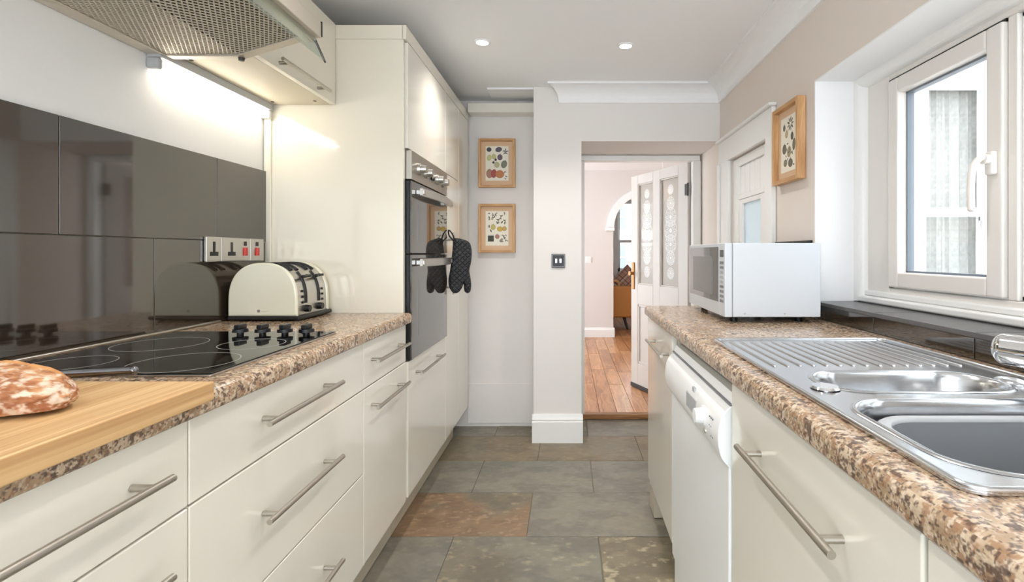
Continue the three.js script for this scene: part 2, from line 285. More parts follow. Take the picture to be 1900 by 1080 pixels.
{
  const lw = M(rgb(226, 219, 215), 0.85);
  const o = [[-1.7, 0], [0.597, 0], [0.597, 1.478]]; for (let i = 1; i < 24; i++) { const a = Math.PI * (1 - i / 24); o.push([1.027 + 0.43 * Math.cos(a), 1.478 + 0.43 * Math.sin(a)]); } o.push([1.457, 1.478], [1.457, 0], [1.75, 0], [1.75, 2.23], [-1.7, 2.23]);
  struct('wall_arch', exD(o, LZ, LZ + 0.2), lw, 'pale lounge wall with an arched opening', 'wall');
  const ring = [], inn = []; for (let i = 0; i <= 24; i++) { const a = Math.PI * i / 24; ring.push([1.027 + 0.515 * Math.cos(a), 1.478 + 0.515 * Math.sin(a)]); inn.push([1.027 + 0.42 * Math.cos(a), 1.478 + 0.42 * Math.sin(a)]); }
  const t = structG('trim_8', 'white moulded plaster band around the lounge arch', 'arch moulding', 1.027, 1.43, LZ - 0.02);
  part('band', exD([...ring, ...inn.reverse()], LZ - 0.04, LZ + 0.02, 0.006), MAT.white, t);
  part('corbel', box(0.49, 0.612, 1.43, 1.478, LZ - 0.05, LZ + 0.02, 0.012), MAT.white, t); part('corbel', box(1.442, 1.564, 1.43, 1.478, LZ - 0.05, LZ + 0.02, 0.012), MAT.white, t);
  struct('baseboard_lounge', exX([[LZ, 0.035], [LZ - 0.022, 0.035], [LZ - 0.022, 0.13], [LZ - 0.01, 0.145], [LZ - 0.006, 0.158], [LZ, 0.16]], -1.7, 0.612), MAT.gloss, 'white skirting board under the lounge arch wall', 'skirting');
  struct('wall_lounge_left', [box(-1.85, -1.7, -0.1, 2.4, 3.46, 3.8), box(-1.85, -1.7, -0.1, 2.4, 6.4, 9.4), box(-1.85, -1.7, -0.1, 0.3, 3.8, 6.4), box(-1.85, -1.7, 2.15, 2.4, 3.8, 6.4)], lw, 'left wall of the lounge', 'wall');
  struct('wall_lounge_right', box(1.75, 1.9, -0.1, 2.4, 3.46, 9.4), lw, 'right wall of the lounge', 'wall');
  struct('wall_lounge_near', [box(-1.7, -1.36, -0.1, 2.4, 3.46, 3.56), box(-1.36, 0.086, -0.1, 2.4, 3.501, 3.56), box(0.086, 0.911, 1.809, 2.4, 3.501, 3.56), box(0.911, 1.75, -0.1, 2.4, 3.501, 3.56)], lw, 'lounge side of the kitchen wall', 'wall');
  struct('ceiling_lounge', box(-1.7, 1.75, 2.23, 2.4, 3.56, 9.4), MAT.ceiling, 'lounge ceiling seen over the open door', 'ceiling');
  struct('wall_front', [box(-1.7, 0.84, 0.0, 2.23, 9.2, 9.4), box(1.7, 1.75, 0.0, 2.23, 9.2, 9.4), box(0.84, 1.7, 0.0, 0.72, 9.2, 9.4), box(0.84, 1.7, 2.12, 2.23, 9.2, 9.4)], lw, 'front wall of the house around the street window', 'wall');
  const w = structG('window_2', 'white sash window to the street behind the armchair', 'window', 1.27, 0.72, 9.3);
  part('frame', [box(0.84, 0.92, 0.72, 2.12, 9.24, 9.34, 0.004), box(1.62, 1.7, 0.72, 2.12, 9.24, 9.34, 0.004), box(0.92, 1.62, 2.05, 2.12, 9.24, 9.34, 0.004), box(0.92, 1.62, 0.72, 0.8, 9.2, 9.34, 0.004)], MAT.gloss, w);
  part('sash', [box(0.92, 0.96, 1.33, 2.05, 9.29, 9.33), box(1.58, 1.62, 1.33, 2.05, 9.29, 9.33), box(0.92, 1.62, 1.33, 1.385, 9.26, 9.33), box(0.92, 0.96, 0.8, 1.33, 9.26, 9.3), box(1.58, 1.62, 0.8, 1.33, 9.26, 9.3), box(0.92, 1.62, 0.8, 0.86, 9.26, 9.3)], MAT.gloss, w);
  part('glass_pane', box(0.96, 1.58, 1.385, 2.05, 9.308, 9.312), MAT.pane, w); part('glass_pane', box(0.96, 1.58, 0.86, 1.33, 9.278, 9.282), MAT.pane, w);
  const w3 = structG('window_3', 'white side window of the lounge out of view', 'window', -1.78, 0.3, 5.1);
  part('frame', [box(-1.8, -1.74, 0.3, 2.15, 3.8, 3.87), box(-1.8, -1.74, 0.3, 2.15, 6.33, 6.4), box(-1.8, -1.74, 0.3, 0.37, 3.87, 6.33), box(-1.8, -1.74, 2.08, 2.15, 3.87, 6.33)], MAT.gloss, w3);
  part('glass_pane', box(-1.772, -1.768, 0.37, 2.08, 3.87, 6.33), MAT.pane, w3);
  const sw = thing('light_switch', 'small white double switch plate on the far lounge wall', 'switch', 0.26, 1.01, LZ - 0.01);
  part('plate', box(0.225, 0.31, 1.01, 1.095, LZ - 0.01, LZ - 0.0005, 0.003), MAT.gloss, sw);
  part('rocker', box(0.24, 0.262, 1.03, 1.075, LZ - 0.014, LZ - 0.009, 0.002), MAT.gloss, sw); part('rocker', box(0.273, 0.295, 1.03, 1.075, LZ - 0.014, LZ - 0.009, 0.002), MAT.gloss, sw);
}
{ // pendant lamp of the lounge, behind the open door
  const t = thing('pendant_lamp', 'globe pendant lamp of the lounge glowing behind the glazed door', 'lamp', 1.0, 1.68, 5.3);
  part('globe', new THREE.SphereGeometry(0.09, 24, 16).translate(1.0, 1.77, -5.3), new THREE.MeshStandardMaterial({ color: 0xffffff, emissive: new THREE.Color(1, 0.88, 0.68), emissiveIntensity: 1.6 }), t);
  part('flex', rod(P(1.0, 1.86, 5.3), P(1.0, 2.2, 5.3), 0.004, 0.004, 8), MAT.white, t); part('ceiling_rose', rod(P(1.0, 2.2, 5.3), P(1.0, 2.229, 5.3), 0.03, 0.05, 20), MAT.white, t);
  const l = new THREE.PointLight(new THREE.Color(1, 0.92, 0.8), 0.3, 0, 2); l.position.set(1.0, 1.77, -5.3); l.castShadow = true; l.shadow.radius = 4; scene.add(l);
}
{ // armchair and cushion in the front lounge
  const c = thing('armchair', 'tan leather armchair on dark tapered legs beyond the arch', 'armchair', 0.88, 0.035, 7.55);
  part('shell', exX([[7.2, 0.27], [7.27, 0.215], [7.85, 0.215], [7.93, 0.3], [7.95, 0.62], [7.9, 0.665], [7.27, 0.665], [7.22, 0.6]], 0.54, 0.64, 0.02), MAT.leather, c, { label: 'tan leather side panel' });
  part('shell', exX([[7.2, 0.27], [7.27, 0.215], [7.85, 0.215], [7.93, 0.3], [7.95, 0.62], [7.9, 0.665], [7.27, 0.665], [7.22, 0.6]], 1.14, 1.24, 0.02), MAT.leather, c);
  part('backrest', box(0.56, 1.22, 0.215, 0.668, 7.17, 7.29, 0.03), MAT.leather, c);
  part('seat', box(0.645, 1.135, 0.25, 0.45, 7.285, 7.92, 0.04), MAT.leather, c);
  part('arm_loop', tube([P(0.64, 0.665, 7.24), P(0.64, 0.72, 7.25), P(0.69, 0.74, 7.25), P(0.73, 0.71, 7.25), P(0.735, 0.66, 7.25)], 0.018, 20, 8), frameOak, c);
  for (const [x, d, s, q] of [[0.6, 7.27, -1, -1], [0.86, 7.27, 1, -1], [0.6, 7.86, -1, 1], [1.16, 7.86, 1, 1], [1.16, 7.27, 1, -1]]) part('leg', rod(P(x + s * -0.05, 0.22, d), P(x + s * 0.0, 0.035, d + q * 0.03), 0.026, 0.014, 12), MAT.darkIron, c);
  const plaid = tex(256, 256, (u, v) => {
    const s = (t) => { t = (t * 3) % 1; return t < 0.12 ? 1 : t > 0.3 && t < 0.34 ? 0.8 : t > 0.5 && t < 0.68 ? 0.45 : 0; };
    let q = [196, 160, 140]; q = mixc(q, [96, 52, 48], s(u) * 0.55); q = mixc(q, [96, 52, 48], s(v) * 0.55); if ((v * 3) % 1 > 0.82 && (v * 3) % 1 < 0.86) q = [236, 224, 210]; return q;
  }, [0.45, 0.45]);
  const n = 14, rr = []; // pillow: two bulging faces
  const grid = (sgn) => { const pos = [], uv = [], idx = []; for (let j = 0; j <= n; j++) for (let i = 0; i <= n; i++) { const u = i / n * 2 - 1, v = j / n * 2 - 1, b = (1 - u * u) * (1 - v * v); pos.push(u * 0.175 * (1 - 0.05 * (1 - v * v)), v * 0.175 * (1 - 0.05 * (1 - u * u)), sgn * 0.06 * Math.pow(Math.max(b, 0), 0.5)); uv.push(i / n * 0.43, j / n * 0.43); }
    for (let j = 0; j < n; j++) for (let i = 0; i < n; i++) { const a = j * (n + 1) + i; const f = [a, a + 1, a + n + 2, a, a + n + 2, a + n + 1]; idx.push(...(sgn > 0 ? f : f.reverse())); }
    const g = new THREE.BufferGeometry(); g.setAttribute('position', new THREE.Float32BufferAttribute(pos, 3)); g.setAttribute('uv', new THREE.Float32BufferAttribute(uv, 2)); g.setIndex(idx); g.computeVertexNormals(); return g.toNonIndexed(); };
  const pg = mergeGeometries([grid(1), grid(-1)]); pg.rotateZ(Math.PI / 4); pg.rotateX(-0.25);
  const cu = new THREE.Mesh(pg, M(0xffffff, 0.9, { map: plaid })); cu.name = 'cushion'; cu.position.set(0.885, 0.74, -7.42); cu.castShadow = cu.receiveShadow = true; scene.add(cu);
  tag(cu, 'brown tartan cushion propped on its corner in the tan armchair', 'cushion');
}
// ---------------------------------------------------------------- window over the sink, reveal, sill
{
  struct('trim_9', [box(ROOM.r - 0.001, 1.1, WIN.y0, WIN.y1, WIN.d1 - 0.004, WIN.d1 + 0.001), box(ROOM.r - 0.001, 1.1, WIN.y1 - 0.004, WIN.y1 + 0.001, WIN.d0, WIN.d1 - 0.004), box(ROOM.r - 0.001, 1.1, WIN.y0, WIN.y1, WIN.d0 - 0.001, WIN.d0 + 0.004)], MAT.white, 'white painted plaster reveal around the kitchen window', 'window reveal');
  const t = structG('window_1', 'white plastic casement window over the sink', 'window', 1.12, 0.957, 0.95);
  const d1 = WIN.d1 - 0.004, d0 = WIN.d0 + 0.004, top = WIN.y1 - 0.004, X0 = 1.09, X1 = 1.16;
  const jamb = (a, b, y0 = 0.957, y1 = top) => box(X0, X1, y0, y1, a, b, 0.004);
  part('frame', [jamb(1.7, d1), jamb(d0, 0.2), jamb(1.215, 1.243, 1.02, 1.722), jamb(0.66, 0.69, 1.02, 1.722), box(X0, X1, 1.722, top, 0.2, 1.7, 0.004), box(X0, X1, 0.957, 1.02, 0.2, 1.7, 0.004)], MAT.upvc, t);
  const q = []; for (let i = 0; i <= 8; i++) { const a = i / 8 * Math.PI / 2; q.push([0.034 * Math.cos(a), 0.034 * Math.sin(a)]); } q.push([0, 0]);
  part('quadrant_bead', [exY(q.map(([u, v]) => [X0 - u, d1 - v]), 0.963, top), exD(q.map(([u, v]) => [X0 - u, top - v]), d0, d1)], MAT.gloss, t);
  part('cill', [box(1.06, X0 + 0.01, 0.961, 0.985, d0, d1, 0.008), box(1.078, X0 + 0.01, 0.985, 1.004, d0, d1 - 0.02, 0.006)], MAT.gloss, t);
  const sash = (a, b) => {
    const y0 = 1.024, y1 = 1.715, w = 0.05;
    const s = part('sash', [box(1.078, 1.14, y0, y1, b - w, b, 0.006), box(1.078, 1.14, y0, y1, a, a + w, 0.006), box(1.078, 1.14, y1 - w, y1, a + w, b - w, 0.006), box(1.078, 1.14, y0, y0 + w, a + w, b - w, 0.006)], MAT.upvc, t);
    const g0 = a + w, g1 = b - w, h0 = y0 + w, h1 = y1 - w;
    part('gasket', [box(1.108, 1.13, h0, h1, g1 - 0.006, g1 + 0.001), box(1.108, 1.13, h0, h1, g0 - 0.001, g0 + 0.006), box(1.108, 1.13, h1 - 0.006, h1 + 0.001, g0, g1), box(1.108, 1.13, h0 - 0.001, h0 + 0.006, g0, g1)], MAT.seal, s);
    part('glass_pane', box(1.114, 1.12, h0, h1, g0, g1), MAT.pane, s);
    return s;
  };
  const s1 = sash(1.245, 1.692); sash(0.206, 0.655);
  part('rubber_seal', [box(1.0885, 1.1, 1.021, 1.7215, 1.692, 1.7), box(1.0885, 1.1, 1.715, 1.7215, 1.245, 1.692)], MAT.black, t, { label: 'black rubber seal in the casement gap' });
  part('handle', [box(1.062, 1.079, 1.335, 1.395, 1.256, 1.282, 0.006), tube([P(1.068, 1.378, 1.269), P(1.045, 1.378, 1.269), P(1.03, 1.36, 1.272), P(1.026, 1.32, 1.276), P(1.028, 1.25, 1.278)], 0.0085, 24, 10), new THREE.SphereGeometry(0.0085, 10, 8).translate(1.028, 1.25, -1.278), rod(P(1.069, 1.375, 1.269), P(1.05, 1.375, 1.269), 0.013, 0.013)], MAT.upvc, s1);
  part('fixed_glass_pane', box(1.114, 1.12, 1.02, 1.722, 0.69, 1.215), MAT.pane, t);
  part('fixed_bead', [box(1.1, 1.114, 1.02, 1.722, 1.2, 1.215, 0.003), box(1.1, 1.114, 1.02, 1.722, 0.69, 0.705, 0.003), box(1.1, 1.114, 1.707, 1.722, 0.69, 1.215, 0.003), box(1.1, 1.114, 1.02, 1.035, 0.69, 1.215, 0.003)], MAT.gloss, t);
  // sill and upstand tiles
  const sl = structG('trim_10', 'glossy black tiled window sill and upstand behind the sink', 'tiled sill', 1.0, 0.9, 0.95);
  for (const [a, b] of [[1.487, 1.853], [1.118, 1.484], [0.749, 1.115], [0.38, 0.746], [0.055, 0.377]]) {
    part('sill_tile', box(0.906, 1.088, 0.9505, 0.961, a, b, 0.002, 1), MAT.tileDark, sl);
    part('upstand_tile', box(0.905, 0.914, 0.9005, 0.949, a, b, 0.0015, 1), MAT.tile, sl);
  }
  part('edge_trim', box(0.9, 0.906, 0.949, 0.962, 0.055, 1.853, 0.002), M(rgb(92, 90, 90), 0.35), sl);
  const sp = structG('trim_11', 'black tiled splashback on the wall behind the microwave', 'splashback', 0.91, 0.9, 2.03);
  for (const [a, b] of [[1.875, 2.03], [2.033, 2.19]]) part('tile', box(0.906, 0.914, 0.901, 1.178, a, b, 0.0015, 1), MAT.tileDark, sp);
  part('edge_trim', box(0.904, 0.914, 1.178, 1.186, 1.872, 2.192, 0.002), MAT.black, sp);
}
// outside the kitchen window
struct('wall_upper', box(-1.36, 1.24, 2.2605, 5.2, RD0 - 0.1, 3.46), MAT.render, 'upper storey of the house above the kitchen', 'wall');
{
  const yb = thing('yard_building', 'rendered building along the far side of the yard, out of view', 'building', 5.3, -0.4, -1); part('wall', box(4.4, 6.2, -0.4, 4.8, -6, 3.4), MAT.render, yb); part('roof', exD([[4.2, 4.8], [5.3, 5.9], [6.4, 4.8]], -6.1, 3.5), MAT.seal, yb);
  struct('ground', box(1.3, 14, -0.6, -0.4, -6, 3.9), MAT.tarmac, 'paved yard outside the kitchen window', 'ground');
  const h = thing('neighbour_house', 'grey rendered neighbouring house with a white sash window, seen through the casement', 'house', 3.3, -0.4, 4.3);
  const wx0 = 2.83, wx1 = 3.36, y0 = 0.86, y1 = 2.52, D = 4.0;
  part('wall', [box(2.0, wx0 - 0.1, -0.4, 5, D, 4.8), box(wx1 + 0.1, 7, -0.4, 5, D, 4.8), box(wx0 - 0.1, wx1 + 0.1, -0.4, y0 - 0.1, D, 4.8), box(wx0 - 0.1, wx1 + 0.1, y1 + 0.12, 5, D, 4.8)], MAT.white, h);
  const f = part('window_frame', [box(wx0 - 0.1, wx0 - 0.02, y0 - 0.1, y1 + 0.12, D - 0.05, D + 0.1, 0.006), box(wx1 + 0.02, wx1 + 0.1, y0 - 0.1, y1 + 0.12, D - 0.05, D + 0.1, 0.006), box(wx0 - 0.1, wx1 + 0.1, y1 + 0.0, y1 + 0.12, D - 0.05, D + 0.1, 0.006), box(wx0 - 0.1, wx1 + 0.1, y0 - 0.14, y0 - 0.06, D - 0.12, D + 0.1, 0.006)], MAT.white, h);
  part('upper_sash', [box(wx0 - 0.02, wx0 + 0.05, 1.45, y1, D, D + 0.04), box(wx1 - 0.05, wx1 + 0.02, 1.4, y1, D, D + 0.04), box(wx0 + 0.05, wx1 - 0.05, y1 - 0.07, y1, D, D + 0.04), box(wx0, wx1, 1.43, 1.5, D - 0.02, D + 0.04), box(wx1 - 0.05, wx1 + 0.02, 1.33, 1.42, D - 0.01, D + 0.03, 0.02), rod(P(3.08, 1.5, D), P(3.08, 1.54, D), 0.03, 0.02)], MAT.white, f);
  part('lower_sash', [box(wx0 - 0.02, wx0 + 0.05, y0 - 0.06, 1.45, D + 0.03, D + 0.07), box(wx1 - 0.05, wx1 + 0.02, y0 - 0.06, 1.45, D + 0.03, D + 0.07), box(wx0 + 0.05, wx1 - 0.05, y0 - 0.06, y0 + 0.02, D + 0.03, D + 0.07)], MAT.white, f);
  part('curtain', (() => { const o = []; for (let i = 0; i <= 40; i++) { const x = lerp(wx0 - 0.05, wx1 + 0.05, i / 40); o.push([x, D + 0.16 + 0.02 * Math.sin(i * 1.3) + 0.012 * Math.sin(i * 2.9)]); } return exY([...o, ...o.slice().reverse().map(([x, d]) => [x, d + 0.01])], y0 - 0.08, y1 + 0.1); })(), MAT.render, h);
  part('window_glass', box(wx0, wx1, y0, y1, D + 0.075, D + 0.08), MAT.pane, h);
  const dp = thing('downpipe', 'white plastic downpipe with collars beside the neighbour window', 'pipe', 2.66, -0.4, 3.9);
  part('pipe', rod(P(2.66, -0.4, 3.9), P(2.66, 2.5, 3.9), 0.04), MAT.white, dp);
  for (const y of [0.6, 1.78, 2.1]) part('collar', rod(P(2.66, y, 3.9), P(2.66, y + 0.06, 3.9), 0.052), MAT.white, dp);
  part('gutter_outlet', rod(P(2.66, 2.5, 3.9), P(2.66, 2.62, 3.93), 0.05, 0.07), MAT.greyPlastic, dp);
}
{ // street beyond the lounge window
  struct('street', box(-8, 14, -0.6, -0.4, 9.5, 30), MAT.tarmac, 'pale street outside the lounge window', 'road');
  const h = thing('street_house', 'pale house across the street with grey windows', 'house', 2.6, -0.4, 22);
  part('wall', box(-3, 9, -0.4, 6, 20, 24), MAT.white, h);
  for (const [x, y] of [[1.6, 0.5], [2.75, 0.5], [1.6, 2.1], [2.75, 2.1]]) { const w = part('window', box(x, x + 0.7, y, y + 0.95, 19.95, 20.02), MAT.seal, h); part('window_bar', [box(x, x + 0.7, y + 0.45, y + 0.5, 19.92, 19.95), box(x + 0.33, x + 0.37, y, y + 0.95, 19.92, 19.95)], MAT.gloss, w); }
  const c = thing('parked_car', 'grey car parked in the street beyond the lounge window', 'car', 2.5, -0.4, 13.2);
  part('body', [exD([[1.0, -0.15], [1.0, 0.3], [1.25, 0.42], [1.9, 0.48], [2.35, 0.9], [3.6, 0.92], [4.2, 0.5], [4.7, 0.4], [4.75, -0.15]], 12.4, 14, 0.05)], M(rgb(150, 156, 164), 0.25, { metalness: 0.3 }), c);
  part('side_window', exD([[1.98, 0.5], [2.4, 0.84], [2.9, 0.85], [2.9, 0.5]], 12.37, 12.42), MAT.black, c);
  for (const x of [1.65, 4.0]) part('wheel', rod(P(x, -0.1, 12.38), P(x, -0.1, 12.6), 0.3, 0.3, 24), MAT.black, c);
}
// ---------------------------------------------------------------- boarded door in the window wall
{
  const t = structG('door_2', 'white boarded door with a small frosted pane behind the microwave', 'door', 0.93, 0, 2.55);
  const x0 = 0.922, x1 = 0.958;
  part('stile', box(x0, x1, 0.01, 1.652, 2.71, 2.806, 0.003), MAT.gloss, t); part('stile', box(x0, x1, 0.01, 1.652, 2.279, 2.36, 0.003), MAT.gloss, t);
  part('rail', box(x0, x1, 1.605, 1.652, 2.36, 2.71, 0.003), MAT.gloss, t); part('rail', box(x0, x1, 1.425, 1.452, 2.36, 2.71, 0.003), MAT.gloss, t); part('rail', box(x0, x1, 0.75, 0.83, 2.36, 2.71, 0.003), MAT.gloss, t);
  for (let k = 0; k < 5; k++) { const a = 2.36 + k * 0.07; part('board', box(x0 + 0.01, x1 - 0.004, 1.452, 1.605, a + 0.002, a + 0.068, 0.004), MAT.gloss, t); part('board', box(x0 + 0.01, x1 - 0.004, 0.012, 0.75, a + 0.002, a + 0.068, 0.004), MAT.gloss, t); }
  part('glazing_bead', [box(x0 + 0.004, x1, 0.83, 1.425, 2.36, 2.415, 0.003), box(x0 + 0.004, x1, 0.83, 1.425, 2.665, 2.71, 0.003), box(x0 + 0.004, x1, 1.4, 1.425, 2.415, 2.665, 0.003), box(x0 + 0.004, x1, 0.83, 0.86, 2.415, 2.665, 0.003)], MAT.gloss, t);
  part('frosted_pane', box(0.938, 0.943, 0.86, 1.4, 2.415, 2.665), MAT.frosted, t);
  const a = structG('trim_12', 'white architrave around the boarded door', 'architrave', 0.905, 0, 2.6);
  part('upright', [box(0.893, 0.914, 0, 1.66, 2.812, 2.985, 0.004), box(0.885, 0.893, 0, 1.66, 2.94, 2.985, 0.004)], MAT.gloss, a);
  part('upright', box(0.893, 0.914, 0, 1.66, 2.2, 2.273, 0.004), MAT.gloss, a);
  part('head', box(0.893, 0.914, 1.657, 1.785, 2.2, 2.985, 0.004), MAT.gloss, a);
  part('head_moulding', box(0.876, 0.914, 1.785, 1.8, 2.19, 2.995, 0.005), MAT.gloss, a);
}
// ---------------------------------------------------------------- splashback on the left wall
{
  const t = structG('trim_13', 'large glossy dark brown splashback tiles over the left worktop', 'splashback', -1.2, 0.901, 0.9);
  part('backing', box(-1.2099, -1.204, 0.901, 1.461, -0.6, 1.994), MAT.grout, t);
  for (const [row, off] of [[0, 1.449], [1, 1.178]]) for (let n = -4; n < 3; n++) {
    const a = Math.max(-0.6, off + n * 0.5325), b = Math.min(1.994, off + (n + 1) * 0.5325); if (b - a < 0.03) continue;
    part('tile', box(-1.204, -1.196, row ? 1.1815 : 0.9025, row ? 1.462 : 1.1795, a + 0.001, b - 0.001, 0.0012, 1), MAT.tile, t);
  }
  part('seal_strip', box(-1.2, -1.188, 0.9005, 0.908, -0.6, 1.72, 0.003), MAT.steel, t);
}
// ---------------------------------------------------------------- fitted units: shared builders
const handleX = (s, parent, x, y, a, b) => part('handle', [rod(P(x, y, a), P(x, y, b), 0.006), rod(P(x, y, a + 0.035), P(x - s * 0.034, y, a + 0.035), 0.0055), rod(P(x, y, b - 0.035), P(x - s * 0.034, y, b - 0.035), 0.0055)], MAT.brushed, parent, { label: 'brushed steel bar handle' });
const FX = -0.645, CX = -0.665;   // door face and carcass front of the left run
const frontL = (name, parent, y0, y1, a, b) => part(name, box(CX + 0.0005, FX, y0, y1, a + 0.0015, b - 0.0015, 0.0025), MAT.cream, parent);
const carc = (x0, x1, y0, y1, a, b, backX) => [box(x0, x1, y0, y1, a + 0.0005, a + 0.016), box(x0, x1, y0, y1, b - 0.016, b - 0.0005), box(x0, x1, y0, y0 + 0.016, a + 0.016, b - 0.016), box(backX, backX + 0.008, y0 + 0.016, y1, a + 0.016, b - 0.016)];
const legs = (parent, x0, x1, a, b, h) => { for (const x of [x0, x1]) for (const d of [a, b]) part('leg', rod(P(x, 0, d), P(x, h, d), 0.018, 0.014, 10), MAT.black, parent); };
function baseUnit(label, a, b, fronts) {
  const t = thing('base_unit', label, 'kitchen unit', -0.92, 0, (a + b) / 2, 'cream gloss base units under the left worktop');
  part('carcass', carc(-1.19, CX, 0.15, 0.859, a, b, -1.19), MAT.carcass, t); legs(t, -1.1, -0.76, a + 0.06, b - 0.06, 0.15);
  for (const [n, y0, y1, hy, h0, h1] of fronts) { const f = frontL(n, t, y0, y1, a, b); if (hy) handleX(1, f, -0.61, hy, h0, h1); }
  return t;
}
baseUnit('cream gloss base unit below the bread board with one long drawer handle above a door', 0.25, 0.852, [['drawer_front', 0.708, 0.855, 0.79, 0.42, 0.775], ['door', 0.15, 0.7045, 0.637, 0.42, 0.775]]);
baseUnit('cream gloss unit of three stacked drawers with bar handles below the hob', 0.852, 1.582, [['drawer_front', 0.708, 0.855, 0.788, 1.024, 1.36], ['drawer_front', 0.4435, 0.7045, 0.587, 1.024, 1.36], ['drawer_front', 0.15, 0.44, 0.305, 1.024, 1.36]]);
baseUnit('narrow cream gloss unit with a drawer over a door, next to the oven housing', 1.582, 1.994, [['drawer_front', 0.708, 0.855, 0.789, 1.61, 1.935], ['door', 0.15, 0.7045, 0.64, 1.61, 1.935]]);
for (const [a, b, l] of [[0.25, 0.95, 'beige plinth board at the foot of the units below the bread board'], [0.953, 2.01, 'long beige plinth board at the foot of the drawer unit and narrow unit'], [2.013, 2.6, 'beige plinth board at the foot of the oven housing'], [2.603, 3.1, 'short beige plinth board at the foot of the tall larder units']])
  solo('plinth', box(-0.726, -0.71, 0.004, 0.148, a, b, 0.002), MAT.plinth, l, 'plinth', { group: 'plinth boards under the left units' });
// left worktop with a rounded nose
const nose = (xf, xb, y0, y1) => { const s = Math.sign(xb - xf), r = 0.016, p = [[xb, y0], [xb, y1]]; for (let i = 0; i <= 6; i++) { const a = i / 6 * Math.PI / 2; p.push([xf + s * (r - r * Math.sin(a)), y1 - r + r * Math.cos(a)]); } for (let i = 0; i <= 4; i++) { const a = i / 4 * Math.PI / 2; p.push([xf + s * (0.008 - 0.008 * Math.cos(a)), y0 + 0.008 - 0.008 * Math.sin(a)]); } return p; };
solo('worktop', exD(nose(-0.622, -1.203, 0.86, 0.9), -0.6, 1.994), MAT.granite, 'speckled brown granite-effect worktop along the left wall', 'worktop');
// ---------------------------------------------------------------- tall housing, larders
{
  const t = thing('oven_housing', 'tall cream gloss housing around the double oven', 'kitchen unit', -0.93, 0, 2.32);
  part('end_panel', box(-1.205, -0.6565, 0.15, 1.99, 1.996, 2.018, 0.002), MAT.creamEnd, t);
  part('scribe_strip', box(-1.205, -1.178, 0.91, 1.73, 1.985, 1.996, 0.002), MAT.creamEnd, t);
  part('carcass', [box(-1.205, CX, 0.15, 1.99, 2.019, 2.035), box(-1.205, CX, 0.15, 1.99, 2.618, 2.634), box(-1.205, CX, 0.685, 0.701, 2.035, 2.618), box(-1.205, CX, 1.557, 1.573, 2.035, 2.618), box(-1.205, CX, 0.15, 0.166, 2.035, 2.618), box(-1.205, CX, 1.974, 1.99, 2.035, 2.618), box(-1.205, -1.197, 0.166, 1.974, 2.035, 2.618)], MAT.carcass, t);
  legs(t, -1.1, -0.76, 2.08, 2.57, 0.15);
  frontL('upper_door', t, 1.562, 1.987, 2.019, 2.634); handleX(1, frontL('lower_door', t, 0.15, 0.698, 2.019, 2.634), -0.61, 0.635, 2.09, 2.49);
  for (const [a, b, l, hz] of [[2.636, 2.952, 'tall narrow cream larder unit beside the oven, oven glove on its handle', 2.675], [2.953, 3.225, 'tall narrow cream larder unit nearest the alcove', 0]]) {
    const u = thing('larder_unit', l, 'kitchen unit', -0.93, 0, (a + b) / 2, 'tall larder units');
    part('carcass', carc(-1.205, CX, 0.15, 1.99, a, b, -1.205), MAT.carcass, u); legs(u, -1.1, -0.76, a + 0.06, b - 0.06, 0.15);
    const lo = frontL('lower_door', u, 0.15, hz ? 1.559 : 1.092, a, b); frontL('upper_door', u, hz ? 1.562 : 1.095, 1.987, a, b);
    if (hz) part('handle', [rod(P(-0.61, 0.918, hz), P(-0.61, 1.247, hz), 0.006), rod(P(-0.61, 0.955, hz), P(-0.645, 0.955, hz), 0.0055), rod(P(-0.61, 1.21, hz), P(-0.645, 1.21, hz), 0.0055)], MAT.brushed, lo);
  }
  solo('top_filler', [box(-1.205, -0.6565, 1.9905, 2.047, 1.996, 2.012, 0.002), box(-0.662, FX, 1.9905, 2.047, 1.996, 3.225, 0.002)], MAT.creamEnd, 'cream filler strip on top of the tall units', 'filler');
}
